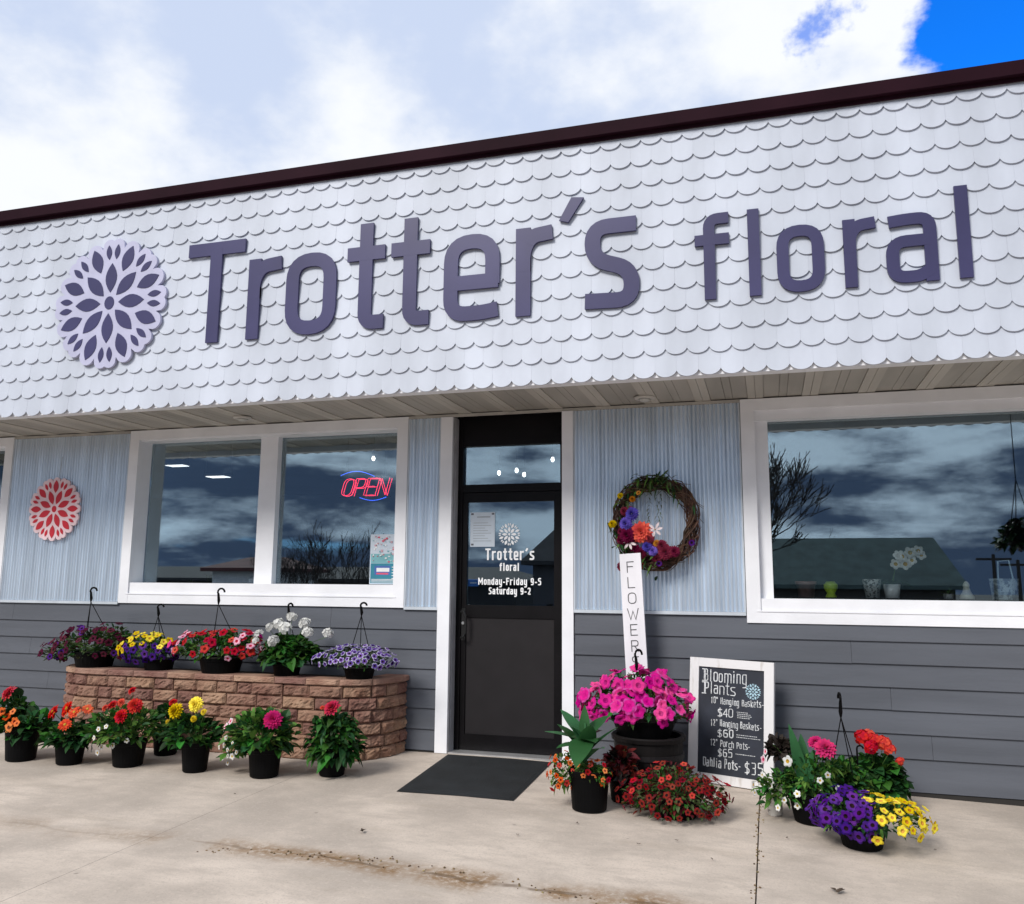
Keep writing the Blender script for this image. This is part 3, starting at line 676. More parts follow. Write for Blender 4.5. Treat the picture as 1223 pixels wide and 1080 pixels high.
def block(mb, s0, s1, z0, z1, proud, rough, depth=.16):
    nx, nz = max(5, int((s1 - s0) / .022)), 6; seed = random.uniform(0, 99); vs = []; fs = []
    for i in range(nx + 1):
        for j in range(nz + 1):
            a, c = i / nx, j / nz; s = s0 + (s1 - s0) * a; p, n_ = at_(s)
            edge = min(1, min(a, 1 - a) * nx) * min(1, min(c, 1 - c) * nz)
            h_ = proud + (rough * (.35 + .65 * mnoise.noise(Vector((s * 16 + seed, c * 1.9 + z0 * 30, seed))) + .55 * mnoise.noise(Vector((s * 52 + seed, c * 6 + z0 * 30, seed + 3)))) if edge > .5 else -.012)
            vs.append((p.x + n_.x * h_, p.y + n_.y * h_, z0 + (z1 - z0) * c))
    for i in range(nx):
        for j in range(nz): q = i * (nz + 1) + j; fs.append((q, q + nz + 1, q + nz + 2, q + 1))
    k = len(vs)
    for i in range(nx + 1):
        s = s0 + (s1 - s0) * i / nx; p, n_ = at_(s); vs += [(p.x - n_.x * depth, p.y - n_.y * depth, z0), (p.x - n_.x * depth, p.y - n_.y * depth, z1)]
    for i in range(nx):
        t0, t1 = i * (nz + 1) + nz, (i + 1) * (nz + 1) + nz; fs.append((t0, t1, k + 2 * (i + 1) + 1, k + 2 * i + 1))
        b0, b1 = i * (nz + 1), (i + 1) * (nz + 1); fs.append((b1, b0, k + 2 * i, k + 2 * (i + 1)))
    for i in (0, nx):
        col = [i * (nz + 1) + j for j in range(nz + 1)]; fs.append(tuple(col + [k + 2 * i + 1, k + 2 * i]) if i else tuple(reversed(col + [k + 2 * i + 1, k + 2 * i])))
    mb.add(vs, fs)
BLK = mat('split_block', (.205, .098, .070), .9, col2=(.305, .175, .125), scale=9, bump=1.0, bscale=90, rnd=.30)
w_ = MB(); ch = .1005; z = .03
for k in range(6):
    s = -.05 - (k % 2) * .1
    while s < LEN:
        l = random.choice((.15, .20, .25, .30)); a, c = max(0, s), min(LEN, s + l)
        if c - a > .03: block(w_, a + .0035, c - .0035, z + .0025, z + ch - .0025, random.uniform(-.009, .009), .026)
        s += l
    z += ch
w_.build('block_wall', BLK, pl)
w_ = MB(); s = 0
while s < LEN - .02:
    l = random.choice((.28, .30, .36, .40)); c = min(LEN, s + l)
    if LEN - c < .08: c = LEN
    block(w_, s + .002, c - .002, z + .001, z + .052, .014, .007, .20); s = c
w_.build('cap_course', mat('cap_block', (.235, .115, .085), .88, col2=(.35, .21, .155), scale=5, bump=.7, bscale=60, rnd=.22), pl)
s_ = MB(); inn = []
for i in range(41): p, n_ = at_(LEN * i / 40); inn.append((p.x - n_.x * .17, min(-.001, p.y - n_.y * .17), .655 + .004 * math.sin(i * 2.3)))
s_.add(inn, [tuple(range(len(inn) - 1, -1, -1))]); s_.add([(x, y, .1) for x, y, z in inn] , []); s_.build('soil', SOIL, pl)

# ================================================================== FLOWERS AND POTS
def rdir(zmin=-.5):
    while True:
        v = Vector((random.gauss(0, 1), random.gauss(0, 1), random.gauss(0, 1)))
        if v.length > .01:
            v.normalize()
            if v.z > zmin: return v
def flower_mesh(kind, mats, f): 
    mb = MB(); f(mb); return mb.mesh('flower', mats, True)
def petunia(mb, lobes=5, ruffle=.11):
    n = 20; rings = [(0.0, -.40), (.13, -.16), (.34, -.02), (.74, .05), (1.0, -.05)]; vs = [(0, 0, -.34)]
    for ri, (r, z) in enumerate(rings[1:]):
        for j in range(n):
            a = 6.28318 * j / n; lob = 1 - (.26 * abs(math.cos(lobes * a / 2)) ** 4 if ri == 3 else .08 * abs(math.cos(lobes * a / 2)) ** 2 if ri == 2 else 0)
            vs.append((r * lob * math.cos(a), r * lob * math.sin(a), z + (ruffle * math.cos(lobes * a + ri) * (ri - .5) / 3 if ri > 1 else 0)))
    mb.add(vs[:1 + n], [(0, 1 + j, 1 + (j + 1) % n) for j in range(n)], 0)
    for ri in range(3): mb.add(vs[1 + ri * n:1 + (ri + 2) * n], [(j, n + j, n + (j + 1) % n, (j + 1) % n) for j in range(n)], min(2, ri))
def rows(mb, spec, cen=None, wid=.36, mi=0):
    for (cnt, tilt, r0, ln, z) in spec:
        for j in range(cnt):
            a = 6.28318 * (j + .5 * (z * 10 % 1) + random.uniform(-.15, .15)) / cnt; t = R(tilt + random.uniform(-7, 7))
            d = Vector((math.cos(a) * math.cos(t), math.sin(a) * math.cos(t), math.sin(t)))
            mb.leaf(Vector((math.cos(a) * r0, math.sin(a) * r0, z)), d, ln * random.uniform(.92, 1.06), wid * ln * 1.05, up=(0, 0, 1) if tilt < 75 else (math.cos(a), math.sin(a), 0), droop=.12, fold=.22, mi=mi, seg=4, tip=.75)
    if cen: mb.lathe([(cen[0], cen[1]), (cen[0] * .8, cen[1] + cen[0] * .45), (cen[0] * .3, cen[1] + cen[0] * .7)], n=10, mi=1)
def dahlia(mb): random.seed(3); rows(mb, [(15, 2, .10, .92, 0), (14, 18, .10, .84, .06), (13, 36, .08, .74, .11), (11, 54, .06, .62, .15), (8, 72, .03, .5, .18)], wid=.46)
def daisy(mb): random.seed(5); rows(mb, [(15, 8, .12, .90, 0), (13, 22, .1, .72, .05)], cen=(.24, .10), wid=.42)
def mum(mb): random.seed(7); rows(mb, [(16, -6, .2, .78, 0), (17, 12, .16, .78, .1), (15, 30, .14, .72, .18), (13, 48, .1, .64, .26), (9, 66, .06, .54, .32), (6, 82, .02, .44, .36)], wid=.42)
def umbel(mb):
    random.seed(8)
    for i in range(17):
        ph = i * 2.39996; cz = 1 - 1.15 * (i + .5) / 17; q0 = math.sqrt(max(0, 1 - cz * cz)); n = (Vector((q0 * math.cos(ph), q0 * math.sin(ph), cz)) + rdir(-1) * .22).normalized(); c = n * random.uniform(.55, .82)
        q = n.to_track_quat('Z', 'Y')
        for j in range(5):
            a = 6.28318 * j / 5 + i; d = q @ Vector((math.cos(a), math.sin(a), .15)); mb.leaf(c, d, random.uniform(.38, .50), .44, up=n, droop=0, fold=-.06, seg=3, tip=.6)
        mb.add([c - n * .3, c + Vector((.02, 0, 0)), c + Vector((0, .02, 0))], [(0, 1, 2)], 1)
def bud(mb): random.seed(12); rows(mb, [(6, 55, .05, .9, 0), (5, 75, .03, .8, .05)], wid=.6)
FM = {
 'crim': flower_mesh('dahlia', [P_CRIM], dahlia), 'red': flower_mesh('dahlia', [P_SCAR], dahlia), 'mag': flower_mesh('dahlia', [petal('magenta', (.62, .012, .16))], dahlia), 'coral': flower_mesh('dahlia', [P_COR], dahlia),
 'zinn': flower_mesh('daisy', [petal('redorange', (.70, .045, .006)), P_CEN], daisy), 'mum': flower_mesh('mum', [P_YEL], mum), 'blue': flower_mesh('mum', [P_BLU], mum), 'gold': flower_mesh('mum', [P_GOLD], mum), 'wine': flower_mesh('mum', [petal('wine', (.20, .01, .05))], mum),
 'wumb': flower_mesh('umbel', [P_WHT, STEM], umbel), 'rumb': flower_mesh('umbel', [P_SCAR, STEM], umbel), 'bud': flower_mesh('bud', [P_RED], bud), 'lily': flower_mesh('daisy', [petal('lilywhite', (.78, .66, .68)), P_CEN], lambda mb: rows(mb, [(6, 15, .08, .95, 0)], cen=(.09, .08), wid=.34)),
 'pmar': flower_mesh('petunia', [P_THR, P_MAR, P_MAR], petunia), 'pdkp': flower_mesh('petunia', [P_THR, P_PUR, P_MAR], petunia), 'pred': flower_mesh('petunia', [P_DKR, P_RED, P_RED], petunia), 'ppnk': flower_mesh('petunia', [P_CRIM, P_PNKL, P_PNKL], petunia),
 'pmag': flower_mesh('petunia', [petal('pinkthroat', (.45, .01, .20)), P_PNK, P_PNK], petunia), 'pmag2': flower_mesh('petunia', [P_PNK, P_PNK, petal('pinkedge', (.80, .10, .42))], petunia), 'pyel': flower_mesh('petunia', [P_GOLD, P_YEL, P_YEL], petunia), 'ppur': flower_mesh('petunia', [P_THR, P_PUR, P_PUR], petunia), 'ppur2': flower_mesh('petunia', [P_THR, petal('purple2', (.10, .012, .25)), petal('purple3', (.13, .018, .29))], petunia),
 'pring': flower_mesh('petunia', [P_THR, P_VIO, petal('lilacedge', (.62, .58, .78))], petunia), 'porg': flower_mesh('petunia', [P_DKR, petal('orangered', (.66, .10, .015)), P_ORG], petunia), 'pdkr': flower_mesh('petunia', [P_THR, P_DKR, P_DKR], petunia), 'pdkr2': flower_mesh('petunia', [P_THR, P_DKR, petal('bloodred', (.30, .005, .008))], petunia),
 'pwht': flower_mesh('petunia', [P_CEN, P_WHT, P_WHT], petunia), 'pblush': flower_mesh('petunia', [P_CRIM, P_PNKL, P_WHT], petunia),
}
KEY = {'dahlia': 'crim', 'cal': 'porg', 'daisy': 'zinn', 'red': 'red', 'white': 'pwht', 'mum': 'mum', 'blush': 'pblush', 'y': 'pyel', 'u': 'wumb', 'wp': 'pwht', 'pp': 'pblush'}
def flower(parent, kind, p, d, r, name='flower', label=None):
    q = Vector(d).normalized().to_track_quat('Z', 'Y') @ Quaternion((0, 0, 1), random.uniform(0, 6.28))
    o = ob(name, FM[kind], parent, p, q); o.scale = (r, r, r * random.uniform(.85, 1.1))
    if label: o['label'] = label
    return o
def pot(parent, rt, rb, h, z=0, m=None):
    b = MB(); b.lathe([(rb * .9, z), (rb, z + .008), (rb + (rt - rb) * .84, z + h * .84), (rt * 1.02, z + h * .85), (rt * 1.05, z + h * .985), (rt * 1.03, z + h), (rt * .98, z + h * .99), (rt * .93, z + h * .90)], n=30)
    b.lathe([(rt * .93, z + h * .9), (rt * .4, z + h * .93), (.002, z + h * .94)], n=20, mi=1, cap=False)
    return b.build('pot', [m or BLKPOT, SOIL], parent, smooth=False)
def foliage(parent, ells, mats, n, ln, w, droop=.3, zmin=-.55, name='foliage', root=None, stems=14, up=.35, seg=4, inner=.45, tip=1.0):
    b = MB(); tot = sum(e[3] * e[4] * e[5] for e in ells); k = len(mats)
    for e in ells:
        c = Vector(e[:3]); rr = Vector(e[3:])
        for i in range(max(4, int(1.75 * n * e[3] * e[4] * e[5] / tot))):
            d = rdir(zmin); fr = random.uniform(inner, 1.0) ** .7; p = c + Vector((d.x * rr.x, d.y * rr.y, d.z * rr.z)) * fr
            l = ln * random.uniform(.6, 1.25); dd = (d + Vector((0, 0, up)) + rdir(-1) * .55).normalized()
            b.leaf(p - dd * l * .6, dd, l, w * l / ln * random.uniform(.8, 1.2), up=Vector((random.gauss(0, .3), random.gauss(0, .3), 1)) + d * .3, droop=random.uniform(.2, 1.4) * droop, fold=random.uniform(.08, .3), mi=random.randrange(k), seg=seg, tip=tip)
        r0 = Vector(root or (c.x * .3, 0, max(.02, c.z - rr.z)))
        for i in range(stems):
            d = rdir(zmin * .6); p = c + Vector((d.x * rr.x, d.y * rr.y, d.z * rr.z)) * .8; mid = r0.lerp(p, .55) + Vector((0, 0, .25 * rr.z)); b.tube([r0 + d * .02, mid, p], [.0035, .0028, .0015], 4, k)
    return b.build(name, list(mats) + [STEM], parent)
def stalks(parent, pts, root, r=.003):
    if not pts: return
    b = MB()
    for p in pts: p = Vector(p); rt = Vector(root); m = rt.lerp(p, .5) + Vector((0, 0, .12 * (p - rt).length)); b.tube([rt, m, p], [r, r * .9, r * .7], 5)
    return b.build('flower_stalk', STEM, parent)
def mass(parent, ells, kinds, n, r, zmin=-.3, out=1.0, lab=None, sel=None, face=0.25, mind=.9, wild=.38):
    """n flowers spread over the outside of the foliage"""
    got = []; tries = 0
    while len(got) < n and tries < n * 60:
        tries += 1; e = random.choices(ells, [q[3] * q[4] + q[3] * q[5] for q in ells])[0]; d = rdir(zmin)
        if d.y > .35 and random.random() < .6: continue
        p = Vector(e[:3]) + Vector((d.x * e[3], d.y * e[4], d.z * e[5])) * random.uniform(.9, 1.08) * out
        if any((((p - Vector(q[:3])).x / q[3]) ** 2 + ((p - Vector(q[:3])).y / q[4]) ** 2 + ((p - Vector(q[:3])).z / q[5]) ** 2) < .7 * out for q in ells): continue
        if sel and not sel(p): continue
        rr = r * random.uniform(.8, 1.15)
        if any((p - g_).length < mind * (rr + gr_) for g_, gr_ in got): continue
        got.append((p, rr)); nn = Vector((d.x / e[3], d.y / e[4], d.z / e[5])).normalized() + Vector((0, -face, face * .6)) + rdir(-1) * wild
        k = random.choice(kinds); flower(parent, k, p, nn, rr, label=lab)
def hanger(parent, top, zc, rim, hook=.085, turn=0.0):
    """plastic hanger: hook at the top, three wires running down to the rim; coordinates local to the thing"""
    tx, ty, tz = top; zc2 = tz - hook * 1.55; b = MB()
    for k in range(3): a = turn + 2.0944 * k + .5; b.tube([(tx, ty, zc2), (rim[0] * math.cos(a), rim[0] * math.sin(a), rim[1])], .0036, 5)
    h = b.build('hanger', BLKPOT, parent)
    m = MB(); q = .42 * hook; pts = [(0, zc2), (.002, zc2 + hook * .35), (-.006, tz - q * 1.25)] + [(q * .55 - q * .9 * math.cos(R(a)) , tz - q * .9 + q * .9 * math.sin(R(a))) for a in range(0, 200, 20)]
    m.tube([(tx + p * math.cos(turn * .7), ty + p * math.sin(turn * .7), z_) for p, z_ in pts], [.0065, .0135, .010] + [.0085] * 10, 7); m.build('hook', BLKPOT, h)

P = {
    'A': dict(at=(-3.228,-1.312,0.029), rt=0.134, rb=0.111, h=0.275,
        fol=[(-0.139, 0.0, 0.387, 0.174, 0.157, 0.16), (0.107, 0.0, 0.286, 0.179, 0.161, 0.131), (-0.116, 0.0, 0.261, 0.217, 0.195, 0.112)],
        fl=[(-0.104, -0.072, 0.524, 0.069, 'dahlia'), (-0.045, -0.132, 0.356, 0.034, 'cal'), (0.051, -0.146, 0.324, 0.034, 'cal'), (0.011, -0.159, 0.278, 0.04, 'cal'), (0.089, -0.157, 0.314, 0.027, 'cal'), (-0.084, -0.149, 0.396, 0.034, 'cal'), (0.008, -0.13, 0.398, 0.027, 'cal')]),
    'B': dict(at=(-2.747,-1.304,0.029), rt=0.119, rb=0.096, h=0.211,
        fol=[(-0.034, 0.0, 0.228, 0.22, 0.198, 0.119)],
        fl=[(-0.131, -0.07, 0.402, 0.061, 'daisy'), (-0.033, -0.03, 0.427, 0.068, 'daisy'), (0.062, -0.05, 0.405, 0.054, 'daisy'), (0.058, -0.135, 0.321, 0.053, 'daisy'), (-0.177, -0.0, 0.377, 0.048, 'daisy'), (0.12, 0.02, 0.423, 0.047, 'daisy')]),
    'C': dict(at=(-2.254,-1.219,0.030), rt=0.134, rb=0.111, h=0.196,
        fol=[(-0.05, 0.0, 0.292, 0.322, 0.27, 0.17), (-0.133, 0.0, 0.252, 0.17, 0.153, 0.155)],
        fl=[(0.114, -0.1, 0.477, 0.06, 'dahlia'), (0.094, -0.222, 0.413, 0.056, 'dahlia'), (-0.144, -0.05, 0.465, 0.041, 'red'), (-0.089, -0.02, 0.481, 0.034, 'red'), (-0.008, -0.0, 0.576, 0.034, 'red'), (-0.171, -0.099, 0.447, 0.027, 'red'), (-0.315, -0.05, 0.117, 0.027, 'white'), (-0.231, -0.08, 0.097, 0.024, 'white'), (-0.094, -0.194, 0.166, 0.019, 'white'), (0.0, -0.181, 0.182, 0.023, 'white'), (-0.036, -0.228, 0.332, 0.019, 'white'), (-0.093, -0.243, 0.31, 0.019, 'white'), (0.115, -0.167, 0.224, 0.019, 'white'), (-0.396, -0.0, 0.1, 0.02, 'white'), (-0.123, -0.249, 0.244, 0.019, 'white')]),
    'C2': dict(at=(-2.251,-0.778,0.035), rt=0.110, rb=0.09, h=0.166,
        fol=[(-0.007, 0.0, 0.266, 0.147, 0.12, 0.17)], fl=[(0.066, -.03, 0.432, 0.035, 'red')]),
    'D': dict(at=(-1.627,-1.223,0.030), rt=0.111, rb=0.089, h=0.223,
        fol=[(-0.034, 0.0, 0.286, 0.237, 0.213, 0.144), (-0.04, 0.0, 0.38, 0.145, 0.131, 0.063)],
        fl=[(-0.15, -0.07, 0.45, 0.066, 'mum'), (-0.002, -0.03, 0.502, 0.065, 'mum'), (-0.273, 0.0, 0.354, 0.023, 'mum'), (0.03, -0.09, 0.404, 0.026, 'mum'), (-0.065, 0.03, 0.508, 0.039, 'mum'), (0.08, -.04, 0.451, 0.026, 'mum')]),
    'E': dict(at=(-1.024,-1.206,0.031), rt=0.124, rb=0.105, h=0.211,
        fol=[(-0.035, 0.0, 0.312, 0.28, 0.252, 0.183), (-0.02, 0.0, 0.401, 0.145, 0.131, 0.114), (-0.25, 0.0, 0.212, 0.126, 0.113, 0.135)],
        fl=[(0.131, -0.126, 0.438, 0.070, 'dahlia'), (-0.296, -0.094, 0.357, 0.031, 'blush'), (-0.224, -0.139, 0.409, 0.025, 'blush'), (-0.291, -0.108, 0.224, 0.022, 'white'), (-0.19, -0.144, 0.158, 0.025, 'white'), (-0.141, -0.163, 0.195, 0.018, 'white'), (-0.322, 0.0, 0.078, 0.022, 'white'), (-0.319, -0.073, 0.128, 0.019, 'white'), (-0.222, -0.159, 0.204, 0.018, 'white'), (-0.253, -0.107, 0.151, 0.019, 'white'), (-0.373, -0.051, 0.196, 0.019, 'white'), (-0.252, -0.143, 0.288, 0.018, 'white'), (-0.17, -0.178, 0.26, 0.015, 'white')]),
    'F': dict(at=(-0.557,-1.018,0.033), rt=0.119, rb=0.094, h=0.213,
        fol=[(0.014, 0.0, 0.253, 0.227, 0.204, 0.215), (0.001, 0.0, 0.387, 0.178, 0.16, 0.105)],
        fl=[(0.019, -0.07, 0.503, 0.066, 'dahlia'), (-0.081, -0.04, 0.498, 0.019, 'red')]),
}
GR1 = 'potted flowers lined up in front of the block planter'; GR2 = 'hanging baskets standing on the block planter'; GR3 = 'flower pots standing beside the chalkboard'
def potted(key, label, greens, n, ln, w, group, sub=None, bloom=None, droop=.35, tip=1.0):
    d = P[key]; random.seed(key); t = thing('potted_plant', label, 'potted plant', d['at'], 0, group)
    pot(t, d['rt'], d['rb'], d['h']); foliage(t, [(a, b_, c - .01, p * 1.06, q * 1.06, r * 1.12) for a, b_, c, p, q, r in d['fol']], greens, n, ln, w * 1.15, droop, root=(0, 0, d['h'] * .9), tip=tip)
    hi = []
    for (x, y, z, r, k) in d['fl']:
        kk = (bloom or {}).get(k, KEY[k]); flower(t, kk, (x, y, z), Vector((x * .8, y - .25 - (.15 if k in ('white', 'cal') else 0), .22 if z > .3 else .05)) + rdir(-1) * .12, r * (1.12 if k not in ('dahlia', 'mum', 'daisy') else 1.05))
        if k in ('dahlia', 'mum', 'daisy', 'red', 'u'): hi.append((x, y + .01, z - .01))
    stalks(t, hi, (0, 0, d['h'] * .9)); return t
potted('A', 'black pot with one crimson dahlia above small orange calibrachoas, leftmost at the wall', [G_DK, G_DK, G_MID], 190, .115, .062, GR1)
potted('B', 'small black pot of orange-red zinnias with yellow centres', [G_DK, G_MID, G_DK], 130, .095, .042, GR1)
potted('C', 'black pot with scarlet dahlias above trailing white daisies and bright green leaves', [G_MID, G_LT, G_DK], 330, .075, .036, GR1, bloom={'dahlia': 'red'})
potted('C2', 'black pot half hidden behind the scarlet dahlia pot, close against the blocks', [G_DK, G_MID], 110, .085, .045, GR1)
potted('D', 'black pot of bright yellow marigold-like blooms', [G_DK, G_DK, G_MID], 190, .085, .040, GR1)
potted('E', 'black pot with one magenta dahlia and tiny white flowers trailing to the left', [G_MID, G_DK, G_LT], 290, .085, .050, GR1, bloom={'dahlia': 'mag'})
t = potted('F', 'bushy dark green dahlia pot with a single rose-red bloom, nearest to the doormat', [G_DK, G_MID, G_DK], 300, .085, .048, GR1, droop=.7)
# baskets on the planter
def basket(at, label, rt, rb, h, fol, greens, n, ln, w, group, **kw):
    random.seed(label); t = thing('hanging_basket', label, 'hanging basket', at, 0, group); pot(t, rt, rb, h)
    foliage(t, fol, greens, n, ln, w, kw.get('droop', .5), root=(0, 0, h), zmin=kw.get('zmin', -.4)); return t
ZP = .657
F1 = [(-.02, 0, .20, .42, .25, .20), (-.36, -.03, .14, .21, .17, .14), (.18, 0, .29, .22, .2, .14)]
t = basket((-3.40, -.40, ZP), 'wide basket of dark maroon petunias spilling over the planter end', .19, .15, .17, F1, [G_OL, G_DK, G_OL, G_MID], 420, .062, .030, GR2)
mass(t, F1, ['pmar', 'pmar', 'pdkp'], 66, .036, -.35, 1.0); mass(t, [F1[0]], ['pmar'], 12, .04, -.3)
hanger(t, (-.08, -.02, 1.412 - ZP), 0, (.185, .17), turn=.3)
F2 = [(-.12, 0, .20, .28, .22, .16)]
t = basket((-2.665, -.42, ZP), 'smaller basket with yellow blooms over a clump of deep purple ones', .137, .114, .125, F2, [G_MID, G_LT, G_DK], 190, .055, .026, GR2)
mass(t, F2, ['pyel'], 30, .036, -.2, 1.02, 'yellow flower', lambda p: (p.z > .24 or p.x < -.2))
mass(t, F2, ['ppur'], 34, .037, -.6, 1.02, 'deep purple flower', lambda p: p.z < .25 and p.x > -.24)
hanger(t, (-.044, 0, 1.267 - ZP), 0, (.13, .12), .07, .9)
F3 = [(-.07, 0, .22, .44, .25, .17), (.1, 0, .28, .28, .2, .13)]
t = basket((-2.009, -.42, ZP), 'full basket of red petunias mixed with pale pink ones', .19, .155, .16, F3, [G_MID, G_DK, G_LT], 400, .062, .030, GR2)
mass(t, F3, ['pred'], 50, .041, -.2, 1.02, 'red flower'); mass(t, F3, ['ppnk', 'ppnk', 'pmag'], 22, .036, -.3, 1.06, 'pink flower', lambda p: abs(p.x) > .2)
hanger(t, (-.065, 0, 1.417 - ZP), 0, (.185, .16), .09, .1)
F4 = [(.034, 0, .20, .29, .24, .15), (0, 0, .29, .21, .19, .115)]
t = basket((-1.346, -.42, ZP), 'basket of white geranium heads standing high over round green leaves', .123, .101, .13, F4, [G_MID, G_MID, G_DK], 260, .085, .082, GR2, droop=.6)
uu = [(0.036, -.02, 0.521, 0.051), (-0.076, -.04, 0.464, 0.051), (-0.182, 0.0, 0.426, 0.048), (0.017, -.09, 0.43, 0.058), (0.163, -.03, 0.462, 0.051), (0.223, -.06, 0.399, 0.051), (0.385, 0.0, 0.389, 0.05), (-0.28, -.03, 0.366, 0.052), (-0.246, -0.119, 0.318, 0.036), (-0.02, -0.2, 0.328, 0.053), (-0.152, 0.05, 0.46, 0.037), (.1, .1, .47, .05)]
for (x, y, z, r) in uu: flower(t, 'wumb', (x, y, z), (x, y - .2, .5), r * 1.1)
stalks(t, [(x, y, z - r * .5) for x, y, z, r in uu], (0, 0, .12)); hanger(t, (-.02, .02, 1.294 - ZP), 0, (.12, .125), .075, 1.9)
F5 = [(-.03, 0, .17, .36, .25, .125), (-.03, 0, .19, .27, .22, .115)]
t = basket((-.653, -.42, ZP), 'low dome of small violet calibrachoas with pale rims, beside the door end of the planter', .134, .106, .12, F5, [G_DK, G_OL, G_MID], 240, .045, .020, GR2)
mass(t, F5, ['pring'], 98, .0285, -.25, 1.03, mind=.72); hanger(t, (0, 0, 1.311 - ZP), 0, (.13, .12), .07, .5)

# ------------------------------------------------------------------ right of the door
random.seed(31)
bar = thing('barrel_planter', 'dark half-barrel planter with raised hoops under the pink petunias', 'planter', (1.79, -.60, zg(1.79, -.6)))
b = MB(); b.lathe([(.20, 0), (.215, .004), (.235, .10), (.245, .20), (.250, .30), (.252, .355), (.268, .358), (.272, .385), (.262, .395), (.235, .390), (.23, .34)], n=40)
b.build('body', mat('barrel_plastic', (.007, .0055, .0055), .55, spec=.2, var=.3, scale=4, bump=.15, stretch=(1, 1, .2)), bar, smooth=False)
b = MB()
for zz, rr in ((.085, .236), (.255, .2505)): b.lathe([(rr, -.018), (rr + .007, -.016), (rr + .007, .016), (rr, .018)], (0, 0, zz), 40, cap=False)
b.build('hoop', mat('hoop_plastic', (.012, .010, .011), .5, spec=.3), bar)
b = MB(); b.lathe([(.229, .345), (.1, .35), (.002, .352)], n=24, cap=False); b.build('soil', SOIL, bar)
FP = [(-.06, 0, .22, .41, .31, .20), (-.03, 0, .34, .29, .25, .15)]
t = basket((1.76, -.60, .378), 'huge bright pink petunia basket set on the dark barrel', .235, .19, .135, FP, [G_MID, G_LT, G_DK], 300, .07, .034, 'flowers right of the door')
mass(t, FP, ['pmag', 'pmag', 'pmag2'], 100, .056, -.42, 1.0, mind=.46, wild=.55)
hanger(t, (-.05, 0, 1.0 - .378), 0, (.22, .13), .10, 1.4)
# canna pot
random.seed(33)
t = thing('potted_plant', 'black pot with broad upright canna leaves and trailing orange calibrachoas, beside the doormat', 'potted plant', (1.485, -1.275, .008), 0, 'flowers right of the door')
pot(t, .136, .114, .262)
cl = MB(); base = Vector((1.455, -1.27, .36)); o_ = Vector((1.485, -1.275, .008))
cl.tube([(-.02, 0, .22), (-.03, .01, .36), (-.025, 0, .55)], [.014, .012, .006], 8)
for (x, y, z), w, dr in (((1.262, -1.17, .63), .085, .1), ((1.190, -1.29, .49), .075, .05), ((1.292, -1.40, .41), .09, .25), ((1.455, -1.50, .33), .11, .5), ((1.608, -1.15, .61), .10, .15), ((1.70, -1.30, .565), .10, .15), ((1.452, -1.25, .66), .05, 0), ((1.56, -1.42, .47), .09, .35), ((1.35, -1.12, .55), .09, .2), ((1.56, -1.12, .50), .08, .3), ((1.36, -1.33, .56), .09, .25), ((1.52, -1.38, .60), .085, .2), ((1.64, -1.40, .47), .09, .35), ((1.24, -1.24, .56), .085, .2)):
    tip_ = Vector((x, y, z)); bs = base + Vector((random.uniform(-.02, .02), random.uniform(-.02, .02), random.uniform(-.06, .1))); d = tip_ - bs
    cl.leaf(bs - o_, d + Vector((0, 0, dr * d.length)), d.length * 1.05, w * 1.5, droop=dr, fold=.10, seg=8, tip=1.0)
cl.build('canna_leaf', G_CAN, t, smooth=True)
FG = [(-.17, -.02, .23, .10, .10, .14), (.02, -.05, .27, .12, .10, .06), (.09, -.06, .24, .07, .07, .07)]
foliage(t, FG, [G_LT, G_MID], 170, .045, .018, .6, root=(0, 0, .25), zmin=-.8)
mass(t, FG, ['porg', 'porg', 'pred'], 54, .021, -.8, 1.05)
# dark red coleus
random.seed(35)
t = thing('potted_plant', 'dark red leafy coleus tucked between the canna pot and the barrel', 'potted plant', (1.66, -.98, zg(1.64, -.95)), 0, 'flowers right of the door')
pot(t, .095, .08, .15); foliage(t, [(-.02, 0, .24, .14, .13, .14), (.04, -.05, .16, .1, .1, .08)], [G_RED, G_RED, G_BLK], 150, .085, .055, .6, root=(0, 0, .14))
# red basket on the floor
FR = [(-.014, 0, .12, .36, .30, .16), (-.02, 0, .19, .25, .22, .14)]
t = basket((2.044, -1.181, -.004), 'low spreading basket of tiny dark red blooms set on the concrete before the chalkboard', .17, .14, .13, FR, [G_OL, G_RED, G_OL, G_RED, G_MID], 900, .042, .019, 'flowers right of the door', zmin=-.6)
mass(t, FR, ['pdkr', 'pdkr2', 'pdkr', 'pdkr2', 'pred'], 98, .026, -.45, 1.02, mind=.8)
# birch-look cup
t = thing('small_cup', 'small whitish birch-bark style cup between the chalkboard and the mixed pot', 'cup', (2.663, -.93, zg(2.66, -.93)))
b = MB(); b.lathe([(.043, 0), (.046, .004), (.052, .13), (.055, .15), (.048, .148), (.045, .10)], n=20); b.build('vessel', mat('birch', (.60, .57, .53), .7, col2=(.12, .10, .09), scale=18, stretch=(1, 1, 3), thr=(.52, .66)), t)
b = MB(); random.seed(2)
for i in range(14): b.leaf((0, 0, .13), rdir(.2), .06, .02, droop=.5)
b.build('foliage', G_OL, t)
